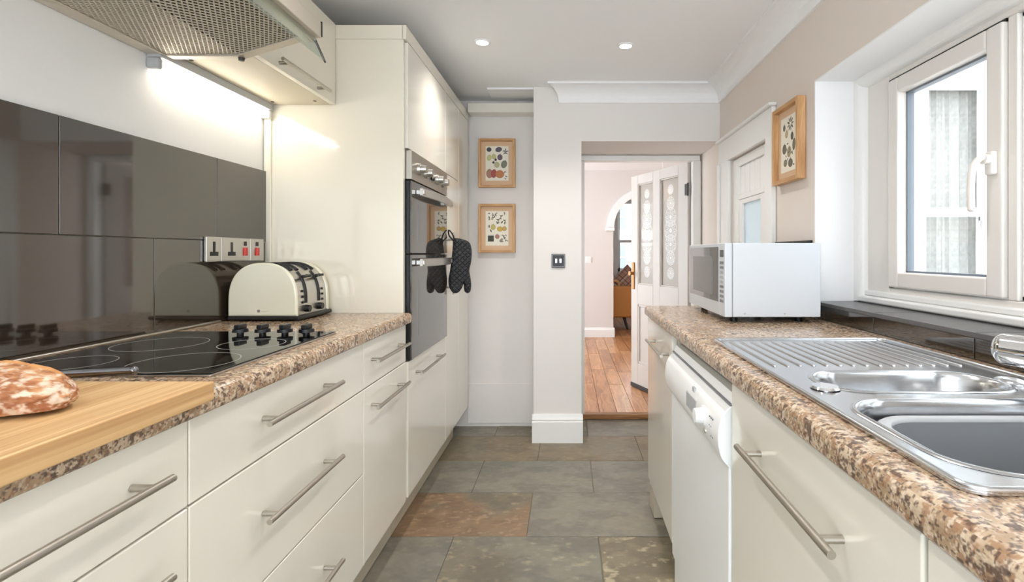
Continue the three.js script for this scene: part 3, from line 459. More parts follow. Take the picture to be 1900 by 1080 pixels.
// ---------------------------------------------------------------- built-in double oven
{
  const o = thing('double_oven', 'built-in stainless and dark glass double oven with silver knobs', 'oven', -0.9, 0.702, 2.327);
  const a = 2.03, b = 2.625, x0 = -0.6645, xf = -0.633;
  part('body', box(-1.16, x0, 0.702, 1.556, a + 0.008, b - 0.008), MAT.black, o);
  const side = (y0, y1) => box(x0, xf - 0.008, y0, y1, a, b, 0.001, 1);
  const c = part('control_panel', box(x0, xf, 1.437, 1.556, a, b, 0.003), MAT.brushed, o, { label: 'brushed steel control panel' });
  for (const d of [2.125, 2.225, 2.42, 2.52]) part('knob', [rod(P(xf, 1.493, d), P(xf + 0.012, 1.493, d), 0.026, 0.024, 24), rod(P(xf + 0.012, 1.493, d), P(xf + 0.034, 1.493, d), 0.019, 0.016, 20)], MAT.steel, c);
  for (const [d, y, r] of [[2.315, 1.483, 0.008], [2.345, 1.483, 0.008], [2.33, 1.52, 0.004]]) part('clock_button', rod(P(xf, y, d), P(xf + r, y, d), r), MAT.black, c);
  const door = (y0, y1, wy0, wy1, hy) => {
    const d = part('oven_door', [side(y0, y1)], MAT.black, o, { label: 'black door side' });
    part('door_glass', box(xf - 0.0075, xf, y0, y1, a, b, 0.0015, 1), MAT.ovenGlass, d);
    part('door_window', box(xf - 0.001, xf + 0.0006, wy0, wy1, a + 0.09, b - 0.06), MAT.ovenWindow, d);
    const pts = []; for (let i = 0; i <= 14; i++) { const u = i / 14; pts.push([xf + 0.03 + 0.018 * Math.sin(Math.PI * u), lerp(a + 0.05, b - 0.01, u)]); }
    part('door_handle', [exY([...pts, ...pts.slice().reverse().map(([x, z]) => [x - 0.012, z])], hy - 0.017, hy + 0.017, 0.003), box(xf, xf + 0.036, hy - 0.01, hy + 0.01, a + 0.055, a + 0.085, 0.003), box(xf, xf + 0.036, hy - 0.01, hy + 0.01, b - 0.05, b - 0.02, 0.003)], MAT.steel, d);
  };
  door(1.137, 1.432, 1.19, 1.345, 1.392); door(0.704, 1.131, 0.79, 1.03, 1.098);
}
{ // oven glove on the larder handle
  const o = [[-0.028, 0.29], [0.02, 0.285], [0.05, 0.27], [0.062, 0.235], [0.06, 0.17], [0.05, 0.12], [0.056, 0.085], [0.06, 0.04], [0.054, 0.008], [0.04, 0.0], [0.026, 0.01], [0.02, 0.05], [0.012, 0.03], [-0.01, 0.004], [-0.034, 0.004], [-0.052, 0.03], [-0.058, 0.07], [-0.05, 0.12], [-0.04, 0.2], [-0.034, 0.26]];
  const crv = new THREE.CatmullRomCurve3(o.map(([x, y]) => new THREE.Vector3(x, y, 0)), true).getPoints(80).slice(0, 80).map((p) => [p.x, p.y]);
  const quilt = tex(256, 256, (u, v) => { const f = (t) => Math.abs(((t * 6) % 1) - 0.5) * 2; const a = f(u + v + 2), b = f(u - v + 2); const k = 255 * (1 - Math.pow(Math.max(a, b), 6)); return [k, k, k]; }, [0.16, 0.16], false);
  const t = thing('oven_glove', 'black quilted oven glove hanging from the larder handle', 'oven glove', -0.582, 0.925, 2.645);
  const gm = M(rgb(38, 38, 42), 0.62, { bumpMap: quilt, bumpScale: 0.006, sheen: 0.4 });
  const g = new THREE.ExtrudeGeometry(shape(crv), { depth: 0.006, bevelEnabled: true, bevelThickness: 0.018, bevelSize: 0.016, bevelOffset: -0.016, bevelSegments: 6, curveSegments: 8 });
  g.translate(0.01, 0, -0.003); g.rotateY(0.35); partL('mitt', g, gm, t);
  partL('loop', tube([new THREE.Vector3(-0.012, 0.27, 0), new THREE.Vector3(-0.028, 0.315, 0.008), new THREE.Vector3(-0.046, 0.334, 0.004), new THREE.Vector3(-0.05, 0.31, -0.012), new THREE.Vector3(-0.02, 0.275, -0.004)], 0.004, 20, 8), gm, t);
}
// ---------------------------------------------------------------- wall cupboards, hood, strip light
{
  const t = thing('wall_cupboard', 'cream wall cupboard with a bar handle beside the cooker hood', 'cupboard', -1.07, 1.727, 1.74);
  part('carcass', box(-1.207, -0.9445, 1.727, 2.045, 1.482, 1.993), MAT.carcass, t);
  const d = part('door', box(-0.944, -0.924, 1.727, 2.048, 1.483, 1.992, 0.002), MAT.creamEnd, t);
  handleX(1, d, -0.893, 1.747, 1.57, 1.885);
  for (const [x, d] of [[-1.15, 1.53], [-1.0, 1.53], [-1.15, 1.95], [-0.98, 1.94]]) part('fixing_cap', rod(P(x, 1.7272, d), P(x, 1.7255, d), 0.006), MAT.darkIron, t);
  const u = thing('wall_cupboard', 'cream wall cupboard directly above the cooker hood', 'cupboard', -1.07, 1.83, 1.18);
  part('carcass', box(-1.207, -0.9445, 1.83, 2.045, 0.88, 1.48), MAT.carcass, u); part('door', box(-0.944, -0.924, 1.83, 2.048, 0.882, 1.479, 0.002), MAT.creamEnd, u);
}
{
  const h = thing('cooker_hood', 'slim steel cooker hood with mesh filters and a tilted glass visor', 'cooker hood', -1.0, 1.7, 1.18);
  const a = 0.88, b = 1.478;
  part('housing', [exD([[-1.207, 1.722], [-1.207, 1.829], [-0.734, 1.829], [-0.734, 1.79], [-0.955, 1.722]], a, b, 0.002)], MAT.hood, h);
  part('underside_frame', [box(-1.206, -1.165, 1.708, 1.722, a, b, 0.004), box(-1.165, -0.95, 1.708, 1.722, b - 0.028, b, 0.003), box(-1.165, -0.95, 1.708, 1.722, a, a + 0.03, 0.003)], MAT.hood, h);
  const slope = (u) => [lerp(-0.953, -0.738, u), lerp(1.711, 1.777, u)];
  for (const d of [a, b - 0.03]) part('visor_end', exD([[-0.953, 1.709], [-0.738, 1.775], [-0.738, 1.789], [-0.953, 1.722]], d, d + 0.03, 0.001), MAT.hood, h);
  const net = (to, u1, d0, d1, cell) => { // expanded-metal strands crossing on the diagonal
    const out = [], w = u1, L = d1 - d0, step = cell;
    for (const s of [1, -1]) for (let k = -Math.ceil(L / step); k < Math.ceil((w + L) / step) + 2; k++) {
      const seg = []; // line u = s*(d)*0.8 + k*step clipped to the panel
      const f = (d) => s > 0 ? k * step - (d) * 0.62 + 0.0 : (k - Math.ceil(L / step)) * step + d * 0.62;
      let t0 = 0, t1 = L; const u0 = f(0), uL = f(L); const sl = (uL - u0) / L;
      const at = (u) => (u - u0) / sl; const lo = Math.min(at(0), at(w)), hi = Math.max(at(0), at(w)); t0 = Math.max(0, lo); t1 = Math.min(L, hi);
      if (t1 - t0 < 0.004) continue;
      const A = to(f(t0), d0 + t0), B = to(f(t1), d0 + t1); out.push(rod(A, B, 0.0021, 0.0021, 4));
    }
    return out;
  };
  const f1 = part('filter', box(-1.163, -0.957, 1.7165, 1.7215, a + 0.03, b - 0.028), MAT.darkIron, h, { label: 'dark filter behind steel mesh' });
  const m1 = part('mesh', net((u, d) => P(-1.163 + u, 1.7145, d), 0.206, a + 0.031, b - 0.029, 0.0125), MAT.hood, f1); m1.userData.kind = 'stuff';
  const L2 = Math.hypot(0.215, 0.066), f2 = part('filter', exD([[-0.955, 1.717], [-0.742, 1.783], [-0.742, 1.787], [-0.955, 1.721]], a + 0.031, b - 0.031), MAT.darkIron, h);
  const m2 = part('mesh', net((u, d) => { const q = u / L2; return P(lerp(-0.953, -0.738, q), lerp(1.7135, 1.7795, q), d); }, L2 * 0.84, a + 0.031, b - 0.031, 0.0125), MAT.hood, f2); m2.userData.kind = 'stuff';
  part('front_rail', [box(-0.775, -0.742, 1.757, 1.785, a, b, 0.004)], MAT.steel, h);
  part('fascia', box(-0.752, -0.728, 1.772, 1.818, a, b + 0.004, 0.003), MAT.hood, h);
  part('glass_visor', exD([[-0.751, 1.781], [-0.7485, 1.782], [-0.7155, 1.703], [-0.718, 1.702]], a, b - 0.004), M(rgb(240, 247, 243), 0.02, { transmission: 1, thickness: 0, ior: 1.5 }), h);
  part('visor_arm', [rod(P(-0.752, 1.78, b), P(-0.716, 1.7, b), 0.004, 0.003, 8), rod(P(-0.752, 1.78, b), P(-0.73, 1.778, b), 0.004, 0.004, 8), rod(P(-0.728, 1.776, b + 0.002), P(-0.728, 1.82, b + 0.002), 0.003, 0.003, 8)], MAT.black, h);
  part('corner_screw', rod(P(-0.955, 1.708, b - 0.012), P(-0.955, 1.7, b - 0.012), 0.009, 0.007, 12), MAT.darkIron, h);
}
{
  const t = thing('strip_light', 'lit strip light under the wall cupboard', 'light', -1.185, 1.66, 1.71);
  part('casing', box(-1.208, -1.166, 1.7, 1.7265, 1.435, 1.984, 0.003), MAT.rim, t);
  part('end_cap', box(-1.208, -1.172, 1.668, 1.7, 1.432, 1.452, 0.006), MAT.rim, t); part('end_cap', box(-1.208, -1.172, 1.668, 1.7, 1.966, 1.984, 0.006), MAT.gloss, t);
  part('tube', rod(P(-1.188, 1.682, 1.452), P(-1.188, 1.682, 1.966), 0.0125, 0.0125, 16), new THREE.MeshStandardMaterial({ color: 0xffffff, emissive: new THREE.Color(1, 0.93, 0.8), emissiveIntensity: TUBE }), t);
  const l = new THREE.RectAreaLight(new THREE.Color(1, 0.92, 0.78), 9, 0.5, 0.03); l.position.set(-1.17, 1.672, -1.709); l.lookAt(-0.95, 1.2, -1.709); scene.add(l);
}
// ---------------------------------------------------------------- recessed spotlights
for (const [x, d, l] of [[-0.407, 2.38, 'lit recessed ceiling spotlight on the left, nearer the tall units'], [0.278, 2.42, 'lit recessed ceiling spotlight on the right, nearer the window wall'], [-0.4, 1.1, 'lit recessed ceiling spotlight out of view above the hob'], [0.28, 1.1, 'lit recessed ceiling spotlight out of view above the sink'], [-0.4, -0.4, 'lit recessed ceiling spotlight behind the camera on the left'], [0.28, -0.4, 'lit recessed ceiling spotlight behind the camera on the right']]) {
  const t = thing('ceiling_spotlight', l, 'spotlight', x, CEILING_Y - 0.008, d, 'recessed ceiling spotlights');
  part('bezel', new THREE.TorusGeometry(0.034, 0.007, 8, 32).rotateX(Math.PI / 2).scale(1, 0.6, 1).translate(x, CEILING_Y - 0.001, -d), MAT.white, t);
  part('lamp_face', rod(P(x, CEILING_Y - 0.0035, d), P(x, CEILING_Y - 0.0005, d), 0.029, 0.029, 24), new THREE.MeshStandardMaterial({ color: 0xffffff, emissive: new THREE.Color(1, 0.95, 0.86), emissiveIntensity: 6 }), t);
  const s = new THREE.SpotLight(new THREE.Color(1, 0.96, 0.92), SPOT_CD, 0, Math.PI * 0.36, 0.7, 2); s.position.set(x, CEILING_Y - 0.01, -d); s.target.position.set(x, 0, -d); s.castShadow = true; s.shadow.radius = 1.6; scene.add(s, s.target);
}
// ---------------------------------------------------------------- hob
{
  const t = thing('hob', 'black glass ceramic hob with four raised control knobs', 'hob', -0.918, 0.9, 1.217);
  part('edge_trim', exY(rrect(-1.152, -0.683, 0.958, 1.477, 0.004), 0.9003, 0.9045, 0.001), MAT.steel, t);
  part('glass_top', exY(rrect(-1.15, -0.685, 0.96, 1.475, 0.004), 0.9045, 0.9075, 0.001), MAT.blackGlass, t);
  const ringMat = M(rgb(190, 186, 180), 0.5);
  for (const [x, d, r] of [[-0.81, 1.06, 0.1], [-1.03, 1.27, 0.1], [-1.04, 1.05, 0.075], [-0.8, 1.27, 0.075]]) part('cooking_ring', exY(circ(x, d, r, 64), 0.9072, 0.9077, 0, [circ(x, d, r - 0.0012, 64).reverse()]), ringMat, t);
  for (const x of [-0.925, -0.862, -0.799, -0.738]) part('knob', [rod(P(x, 0.9075, 1.415), P(x, 0.915, 1.415), 0.009), rod(P(x, 0.915, 1.415), P(x, 0.924, 1.415), 0.0205, 0.0195, 28), box(x - 0.008, x + 0.008, 0.924, 0.937, 1.397, 1.433, 0.003)], MAT.black, t);
}
// ---------------------------------------------------------------- toaster
{
  const cx = -1.062, y0 = 0.918, d0 = 1.74, d1 = 1.978;
  const prof = (k) => { // dome in (X, Y), k = inset
    const w = 0.12 - k, h = 0.186 - k, p = []; const n = 28;
    for (let i = 0; i <= n; i++) { const a = Math.PI * i / n, c = Math.cos(a), s = Math.sin(a), e = 2 / 2.4; p.push([cx + w * Math.sign(c) * Math.pow(Math.abs(c), e), y0 + 0.05 + (h - 0.05) * Math.pow(Math.abs(s), e)]); }
    return [[cx + w, y0], ...p, [cx - w, y0]];
  };
  const t = thing('toaster', 'cream and steel four-slice toaster on black base beside the tall panel', 'toaster', cx, 0.9, 1.86);
  const cream = M(rgb(232, 228, 206), 0.22, { clearcoat: 0.6, clearcoatRoughness: 0.05 });
  part('base', [box(cx - 0.122, cx + 0.13, 0.904, 0.9185, d0 - 0.002, d1 + 0.004, 0.006)], MAT.black, t);
  for (const [x, d] of [[cx - 0.1, d0 + 0.03], [cx + 0.1, d0 + 0.03], [cx - 0.1, d1 - 0.03], [cx + 0.1, d1 - 0.03]]) part('foot', rod(P(x, 0.9, d), P(x, 0.905, d), 0.012, 0.012, 12), MAT.black, t);
  part('shell', exD(prof(0.006), d0 + 0.012, d1 - 0.012), MAT.steel, t, { label: 'brushed steel wraparound shell' });
  const sp = part('side_panel', exD(prof(0), d0, d0 + 0.016, 0.006), cream, t, { label: 'cream enamel side panel' }); part('side_panel', exD(prof(0), d1 - 0.016, d1, 0.006), cream, t, { label: 'cream enamel side panel' });
  part('emblem', [rod(P(cx - 0.012, 0.936, d0 + 0.0005), P(cx - 0.012, 0.936, d0 - 0.0006), 0.0055), box(cx - 0.004, cx + 0.022, 0.9355, 0.9362, d0 - 0.0004, d0 + 0.001)], MAT.brushed, sp);
  const xr = (y) => { const h = 0.18 - 0.05, q = clamp((y - y0 - 0.05) / h); return cx + 0.114 * Math.pow(1 - Math.pow(q, 2.4), 1 / 2.4); };
  const xt = (x) => y0 + 0.05 + 0.13 * Math.pow(1 - Math.pow(Math.abs(x - cx) / 0.114, 2.4), 1 / 2.4);
  for (const d of [1.812, 1.905]) {
    const pts = []; for (let i = 0; i <= 8; i++) { const y = lerp(0.958, 1.07, i / 8); pts.push(P(xr(y) + 0.0005, y, d)); }
    part('lever_slot', tube(pts, 0.0055, 16, 8), MAT.black, t);
    part('lever', [rod(P(xr(1.05), 1.05, d), P(xr(1.05) + 0.022, 1.056, d), 0.006), box(xr(1.05) + 0.014, xr(1.05) + 0.026, 1.05, 1.06, d - 0.026, d + 0.026, 0.004)], MAT.black, t);
    part('browning_dial', [rod(P(xr(0.938), 0.938, d), P(xr(0.938) + 0.016, 0.938, d), 0.013, 0.012, 20)], MAT.black, t);
    const bd = d < 1.86 ? d - 0.022 : d + 0.026; for (const y of [0.962, 0.982, 1.002]) part('button', rod(P(xr(y) - 0.002, y, bd), P(xr(y) + 0.004, y, bd), 0.0045), MAT.black, t);
  }
  for (const d of [1.785, 1.825, 1.89, 1.93]) { const pts = []; for (let i = 0; i <= 10; i++) { const x = lerp(cx - 0.075, cx + 0.075, i / 10); pts.push(P(x, xt(x) - 0.001, d)); } part('bread_slot', tube(pts, 0.008, 16, 8), MAT.blackSoft, t); }
}
// ---------------------------------------------------------------- sockets on the splashback
{
  const x0 = -1.1955, xf = -1.184, y0 = 1.108, y1 = 1.192;
  const pin = (t, d) => part('socket_holes', [box(xf - 0.001, xf + 0.0006, 1.152, 1.176, d - 0.006, d + 0.006), box(xf - 0.001, xf + 0.0006, 1.128, 1.142, d - 0.02, d - 0.006), box(xf - 0.001, xf + 0.0006, 1.128, 1.142, d + 0.006, d + 0.02), box(xf - 0.001, xf + 0.0004, 1.128, 1.152, d - 0.006, d + 0.006)], MAT.black, t);
  const sw = (t, d) => { part('switch_rocker', exX([[d - 0.008, 1.128], [d + 0.008, 1.128], [d + 0.008, 1.158], [d - 0.008, 1.158]], xf - 0.001, xf + 0.006, 0.002), MAT.red, t, { label: 'red rocker switch' }); part('indicator', box(xf - 0.001, xf + 0.001, 1.164, 1.18, d - 0.008, d + 0.008), MAT.darkIron, t); };
  for (const [a, b, l, ps, ss] of [[1.642, 1.712, 'brushed steel single socket plate, leftmost above the toaster', [1.677], []], [1.714, 1.868, 'brushed steel socket plate with one red switch above the toaster', [1.765], [1.838]], [1.87, 1.952, 'brushed steel plate with only a red switch, next to the tall cream panel', [], [1.908]]]) {
    const t = thing('socket_plate', l, 'socket', -1.19, y0, (a + b) / 2, 'steel socket plates');
    part('plate', box(x0, xf, y0, y1, a, b, 0.003), MAT.steel, t); ps.forEach((d) => pin(t, d)); ss.forEach((d) => sw(t, d));
  }
}
// ---------------------------------------------------------------- chopping board, loaf, bread knife
{
  const b = thing('chopping_board', 'large bamboo chopping board with a lip over the worktop edge', 'chopping board', -0.82, 0.9, 0.6);
  part('board', box(-1.04, -0.6175, 0.9005, 0.92, 0.28, 0.8515, 0.003), bamboo, b, { grain: 'z' });
  part('front_lip', box(-0.6375 + 0.0185, -0.6, 0.888, 0.92, 0.28, 0.8515, 0.003), bamboo, b, { grain: 'z' });
  // loaf: a knobbly ellipsoid with a flat bottom and two slashes
  const g = new THREE.SphereGeometry(1, 220, 150), p = g.attributes.position, col = [], n3 = (x, y, z, f, k) => { y = y * f + 40; const i = Math.floor(y), t = y - i, w = t * t * (3 - 2 * t), at = (j) => vnoise(x * f + 60, z * f + 60, 512, 512, k * 131 + j * 17); return lerp(at(i), at(i + 1), w); }, f3 = (x, y, z, f, k) => n3(x, y, z, f, k) * 0.5 + n3(x, y, z, f * 2.1, k + 1) * 0.3 + n3(x, y, z, f * 4.3, k + 2) * 0.2;
  for (let i = 0; i < p.count; i++) {
    const X = p.getX(i) * 2.2, y = p.getY(i), z = p.getZ(i), x = p.getX(i), nn = (n3(X, y, z, 3, 901) - 0.5) * 0.09 + (n3(X, y, z, 11, 903) - 0.5) * 0.03, k = 1 + nn;
    const ex = Math.sign(x) * Math.pow(Math.abs(x), 0.85); let yy = y * k; if (yy < -0.3) yy = -0.3 - (Math.abs(yy) - 0.3) * 0.12;
    const ear = y > 0.2 ? Math.exp(-Math.pow((z + 0.3 + x * 0.2 + (n3(X, 0, 0, 3, 907) - 0.5) * 0.2) / 0.13, 2)) * sstep(0.92, 0.6, Math.abs(x)) : 0;
    p.setXYZ(i, ex * 0.142 * k, (yy + 0.12 * ear) * 0.042 + 0.0185, z * 0.06 * k);
    const a = f3(X, y, z, 3, 921), b2 = f3(X, y, z, 6, 931), c = f3(X, y, z, 26, 941);
    let q = mixc([196, 138, 92], [150, 92, 56], sstep(0.3, 0.7, a)); q = mixc(q, [112, 70, 44], sstep(0.55, 0.75, c) * 0.5); q = mixc(q, [228, 214, 198], sstep(0.44, 0.62, b2 * 0.75 + c * 0.25) * 0.8);
    q = mixc(q, mixc([218, 164, 104], [184, 122, 72], a), sstep(0.25, 0.6, ear)); const cc = rgb(...q); col.push(cc.r, cc.g, cc.b);
  }
  g.setAttribute('color', new THREE.Float32BufferAttribute(col, 3)); g.computeVertexNormals();
  const m = new THREE.Mesh(g, M(0xffffff, 0.8, { vertexColors: true })); m.name = 'bread_loaf'; m.position.set(-0.826, 0.9205, -0.7); m.rotation.y = -0.13; m.castShadow = m.receiveShadow = true; scene.add(m);
  tag(m, 'floury crusty brown loaf lying on the bamboo board', 'bread');
  const k = thing('bread_knife', 'steel bread knife with shiny handle lying behind the loaf', 'knife', -0.86, 0.909, 0.865);
  k.rotation.y = 0.0;
  part('handle', [tube([P(-0.905, 0.93, 0.845), P(-0.86, 0.93, 0.858), P(-0.768, 0.9295, 0.885)], 0.0082, 20, 12), new THREE.SphereGeometry(0.0083, 12, 10).translate(-0.768, 0.9295, -0.885)], M(rgb(130, 130, 134), 0.14, { metalness: 1 }), k);
  part('blade', new THREE.BoxGeometry(0.2, 0.0016, 0.03).rotateY(0.32).translate(-1.0, 0.9225, -0.804), MAT.steel, k);
}
// ---------------------------------------------------------------- right run: units, dishwasher, worktop
const RX = 0.36, RC = 0.38;
const frontR = (name, parent, y0, y1, a, b) => part(name, box(RX, RC - 0.0005, y0, y1, a + 0.0015, b - 0.0015, 0.0035), MAT.cream, parent);
{
  const u = thing('base_unit', 'cream gloss base unit at the far end of the sink worktop', 'kitchen unit', 0.64, 0, 2.0, 'cream units under the sink worktop');
  part('carcass', carc(RC, 0.905, 0.13, 0.859, 1.735, 2.258, 0.896), MAT.carcass, u); handleX(-1, frontR('door', u, 0.13, 0.852, 1.735, 2.258), 0.327, 0.775, 1.76, 2.1);
  legs(u, 0.46, 0.85, 1.8, 2.2, 0.13);
  solo('plinth', box(0.368, 0.43, 0.003, 0.128, 2.145, 2.256, 0.002), MAT.plinth, 'short beige plinth block under the far sink-side unit', 'plinth');
  const s = thing('base_unit', 'cream gloss sink unit with one wide door and long bar handle', 'kitchen unit', 0.64, 0, 0.8, 'cream units under the sink worktop');
  part('carcass', carc(RC, 0.905, 0.13, 0.859, 0.508, 1.105, 0.896), MAT.carcass, s); handleX(-1, frontR('door', s, 0.13, 0.852, 0.508, 1.105), 0.327, 0.762, 0.622, 0.972); legs(s, 0.46, 0.85, 0.57, 1.04, 0.13);
  const n = thing('base_unit', 'cream gloss base unit nearest the camera under the sink worktop', 'kitchen unit', 0.64, 0, 0.2, 'cream units under the sink worktop');
  part('carcass', carc(RC, 0.905, 0.13, 0.859, -0.1, 0.505, 0.896), MAT.carcass, n); handleX(-1, frontR('door', n, 0.13, 0.852, -0.1, 0.505), 0.327, 0.762, 0.02, 0.36); legs(n, 0.46, 0.85, -0.04, 0.44, 0.13);
  solo('filler_rail', box(0.385, 0.4, 0.832, 0.859, 1.108, 1.732, 0.002), MAT.plinth, 'grey-beige rail between the dishwasher and the worktop', 'rail');
}
{
  const t = thing('dishwasher', 'white freestanding dishwasher with curved control panel and round dial', 'dishwasher', 0.64, 0, 1.42);
  const a = 1.115, b = 1.727;
  part('body', box(0.386, 0.9, 0.03, 0.826, a + 0.004, b - 0.004, 0.004), MAT.dishwasher, t);
  part('kick_plate', box(0.366, 0.386, 0.006, 0.1, a + 0.004, b - 0.004, 0.003), MAT.dishwasher, t);
  for (const [x, d] of [[0.43, a + 0.06], [0.85, a + 0.06], [0.43, b - 0.06], [0.85, b - 0.06]]) part('foot', rod(P(x, 0, d), P(x, 0.031, d), 0.018, 0.018, 12), MAT.black, t);
  part('door', box(0.358, 0.385, 0.104, 0.662, a, b, 0.006), MAT.dishwasher, t);
  const prof = [[0.385, 0.66], [0.362, 0.656], [0.342, 0.68], [0.334, 0.715], [0.336, 0.75], [0.345, 0.778], [0.362, 0.796], [0.385, 0.8]];
  const c = new THREE.CatmullRomCurve3(prof.slice(1, 7).map(([x, y]) => new THREE.Vector3(x, y, 0))).getPoints(20).map((p) => [p.x, p.y]);
  const cp = part('control_panel', exD([[0.385, 0.66], ...c, [0.385, 0.8]].reverse(), a, b, 0.002), MAT.dishwasher, t);
  part('top_ledge', exD([[0.385, 0.803], [0.364, 0.8], [0.372, 0.822], [0.385, 0.826]].reverse(), a, b, 0.001), MAT.dishwasher, t);
  part('groove', box(0.359, 0.384, 0.7985, 0.802, a + 0.002, b - 0.002), MAT.greyPlastic, t);
  part('dial', [rod(P(0.337, 0.736, 1.24), P(0.331, 0.736, 1.24), 0.025, 0.024, 28), rod(P(0.332, 0.736, 1.24), P(0.312, 0.736, 1.24), 0.0195, 0.017, 28)], MAT.dishwasher, cp);
  part('grip_recess', box(0.332, 0.337, 0.71, 0.752, 1.31, 1.41, 0.002), MAT.rim, cp, { label: 'recessed grey hand grip' });
  part('button', rod(P(0.338, 0.705, 1.222), P(0.332, 0.704, 1.222), 0.006), MAT.steel, cp);
  for (const [d, y] of [[1.185, 0.752], [1.172, 0.752], [1.16, 0.752], [1.185, 0.732], [1.172, 0.732], [1.16, 0.71], [1.172, 0.71]]) part('indicator_mark', rod(P(0.336, y, d), P(0.3335, y, d), 0.0022, 0.0022, 8), MAT.greyPlastic, cp);
  part('badge', box(0.336, 0.3425, 0.765, 0.777, 1.34, 1.358, 0.001), MAT.rim, cp);
}
const SK = { x0: 0.39, x1: 0.853, d0: 0.487, d1: 1.357 };
{
  const xf = 0.345, xb = 0.904, hx0 = 0.405, hx1 = 0.838, hd0 = 0.503, hd1 = 1.34;
  solo('worktop', [exD(nose(xf, xb, 0.86, 0.9).reverse(), hd1, 2.263), exD(nose(xf, xb, 0.86, 0.9).reverse(), -0.6, hd0), exD(nose(xf, hx0, 0.86, 0.9).reverse(), hd0, hd1), box(hx1, xb, 0.86, 0.9, hd0, hd1)], MAT.granite, 'speckled brown granite-effect worktop holding the steel sink', 'worktop');
}
{
  const t = thing('kitchen_sink', 'stainless steel inset sink with one and a half bowls and ribbed drainer', 'sink', 0.62, 0.9, 0.92);
  const half = { x0: 0.455, x1: 0.775, d0: 0.838, d1: 0.98, r: 0.066 }, big = { x0: 0.425, x1: 0.825, d0: 0.522, d1: 0.79, r: 0.075 };
  const hole = (q) => rrect(q.x0, q.x1, q.d0, q.d1, q.r, 10).reverse();
  part('deck', exY(rrect(SK.x0, SK.x1, SK.d0, SK.d1, 0.022, 8), 0.9003, 0.9045, 0.001, [hole(half), hole(big)]), MAT.sinkSteel, t);
  const rim = (x0, x1, d0, d1, r, y, rad) => tube(rrect(x0, x1, d0, d1, r, 8).map(([x, d]) => P(x, y, d)), rad, 220, 8, true);
  part('outer_rim', rim(SK.x0 + 0.004, SK.x1 - 0.004, SK.d0 + 0.004, SK.d1 - 0.004, 0.02, 0.905, 0.0045), MAT.sinkSteel, t);
  const bowl = (q, depth, name) => {
    const ring = (k, y) => rrect(q.x0 + k, q.x1 - k, q.d0 + k, q.d1 - k, Math.max(q.r - k * 0.6, 0.02), 10).map(([x, d]) => P(x, y, d));
    const L = [ring(-0.009, 0.9048), ring(-0.006, 0.907), ring(-0.002, 0.9068), ring(0.002, 0.903), ring(0.005, 0.895)];
    for (let i = 1; i <= 6; i++) L.push(ring(0.005 + 0.014 * i / 6, 0.895 - (depth - 0.035) * i / 6));
    for (let i = 1; i <= 6; i++) { const a = i / 6 * Math.PI / 2; L.push(ring(0.019 + 0.03 * (1 - Math.cos(a)), 0.93 - depth - 0.03 * Math.sin(a) + 0.0)); }
    const b = part(name, [rings(L), cap(L[L.length - 1])], MAT.sinkSteel, t, {});
    const cx = (q.x0 + q.x1) / 2, cd = (q.d0 + q.d1) / 2, yb = 0.9 - depth; part('plughole', [rod(P(cx, yb + 0.0005, cd), P(cx, yb + 0.003, cd), 0.036, 0.034, 28)], MAT.chrome, b);
  };
  bowl(half, 0.1, 'half_bowl'); bowl(big, 0.15, 'main_bowl');
  for (let k = 0; k < 15; k++) { const x = 0.425 + k * 0.0275, e = k < 2 ? 1.03 : 1.035, g = new THREE.CapsuleGeometry(0.0042, 1.31 - e, 4, 8).rotateX(Math.PI / 2).scale(1, 0.75, 1).translate(x, 0.9045, -(1.31 + e) / 2); part('drainer_rib', g, MAT.sinkSteel, t); }
  part('waste_knob', [rod(P(0.442, 0.9045, 0.862), P(0.442, 0.906, 0.862), 0.015), rod(P(0.442, 0.906, 0.862), P(0.442, 0.9095, 0.862), 0.024, 0.021, 28)], MAT.chrome, t);
  part('overflow_cover', [new THREE.SphereGeometry(0.024, 20, 12).scale(1, 0.4, 1.3).translate(0.802, 0.9045, -0.905)], MAT.sinkSteel, t);
  const w = thing('washing_up_bowl', 'grey plastic washing-up bowl sitting in the main sink bowl', 'bowl', 0.63, 0.756, 0.655);
  const wr = (k, y) => rrect(0.455 + k, 0.8 - k, 0.548 + k, 0.757 - k, 0.06, 10).map(([x, d]) => P(x, y, d));
  part('basin', (() => { const L = [wr(0.012, 0.756), wr(0.008, 0.76), wr(0.004, 0.8), wr(0, 0.884), wr(0.003, 0.884), wr(0.008, 0.81), wr(0.013, 0.765), wr(0.02, 0.76)]; return [rings(L), cap(L[0]), cap(L[L.length - 1])]; })(), MAT.greyPlastic, w);
  part('rim', (() => { const L = [wr(0.002, 0.88), wr(-0.008, 0.882), wr(-0.01, 0.886), wr(-0.006, 0.89), wr(0.003, 0.889), wr(0.004, 0.883)]; return rings(L); })(), MAT.rim, w, { label: 'pale grey rolled rim' });
}
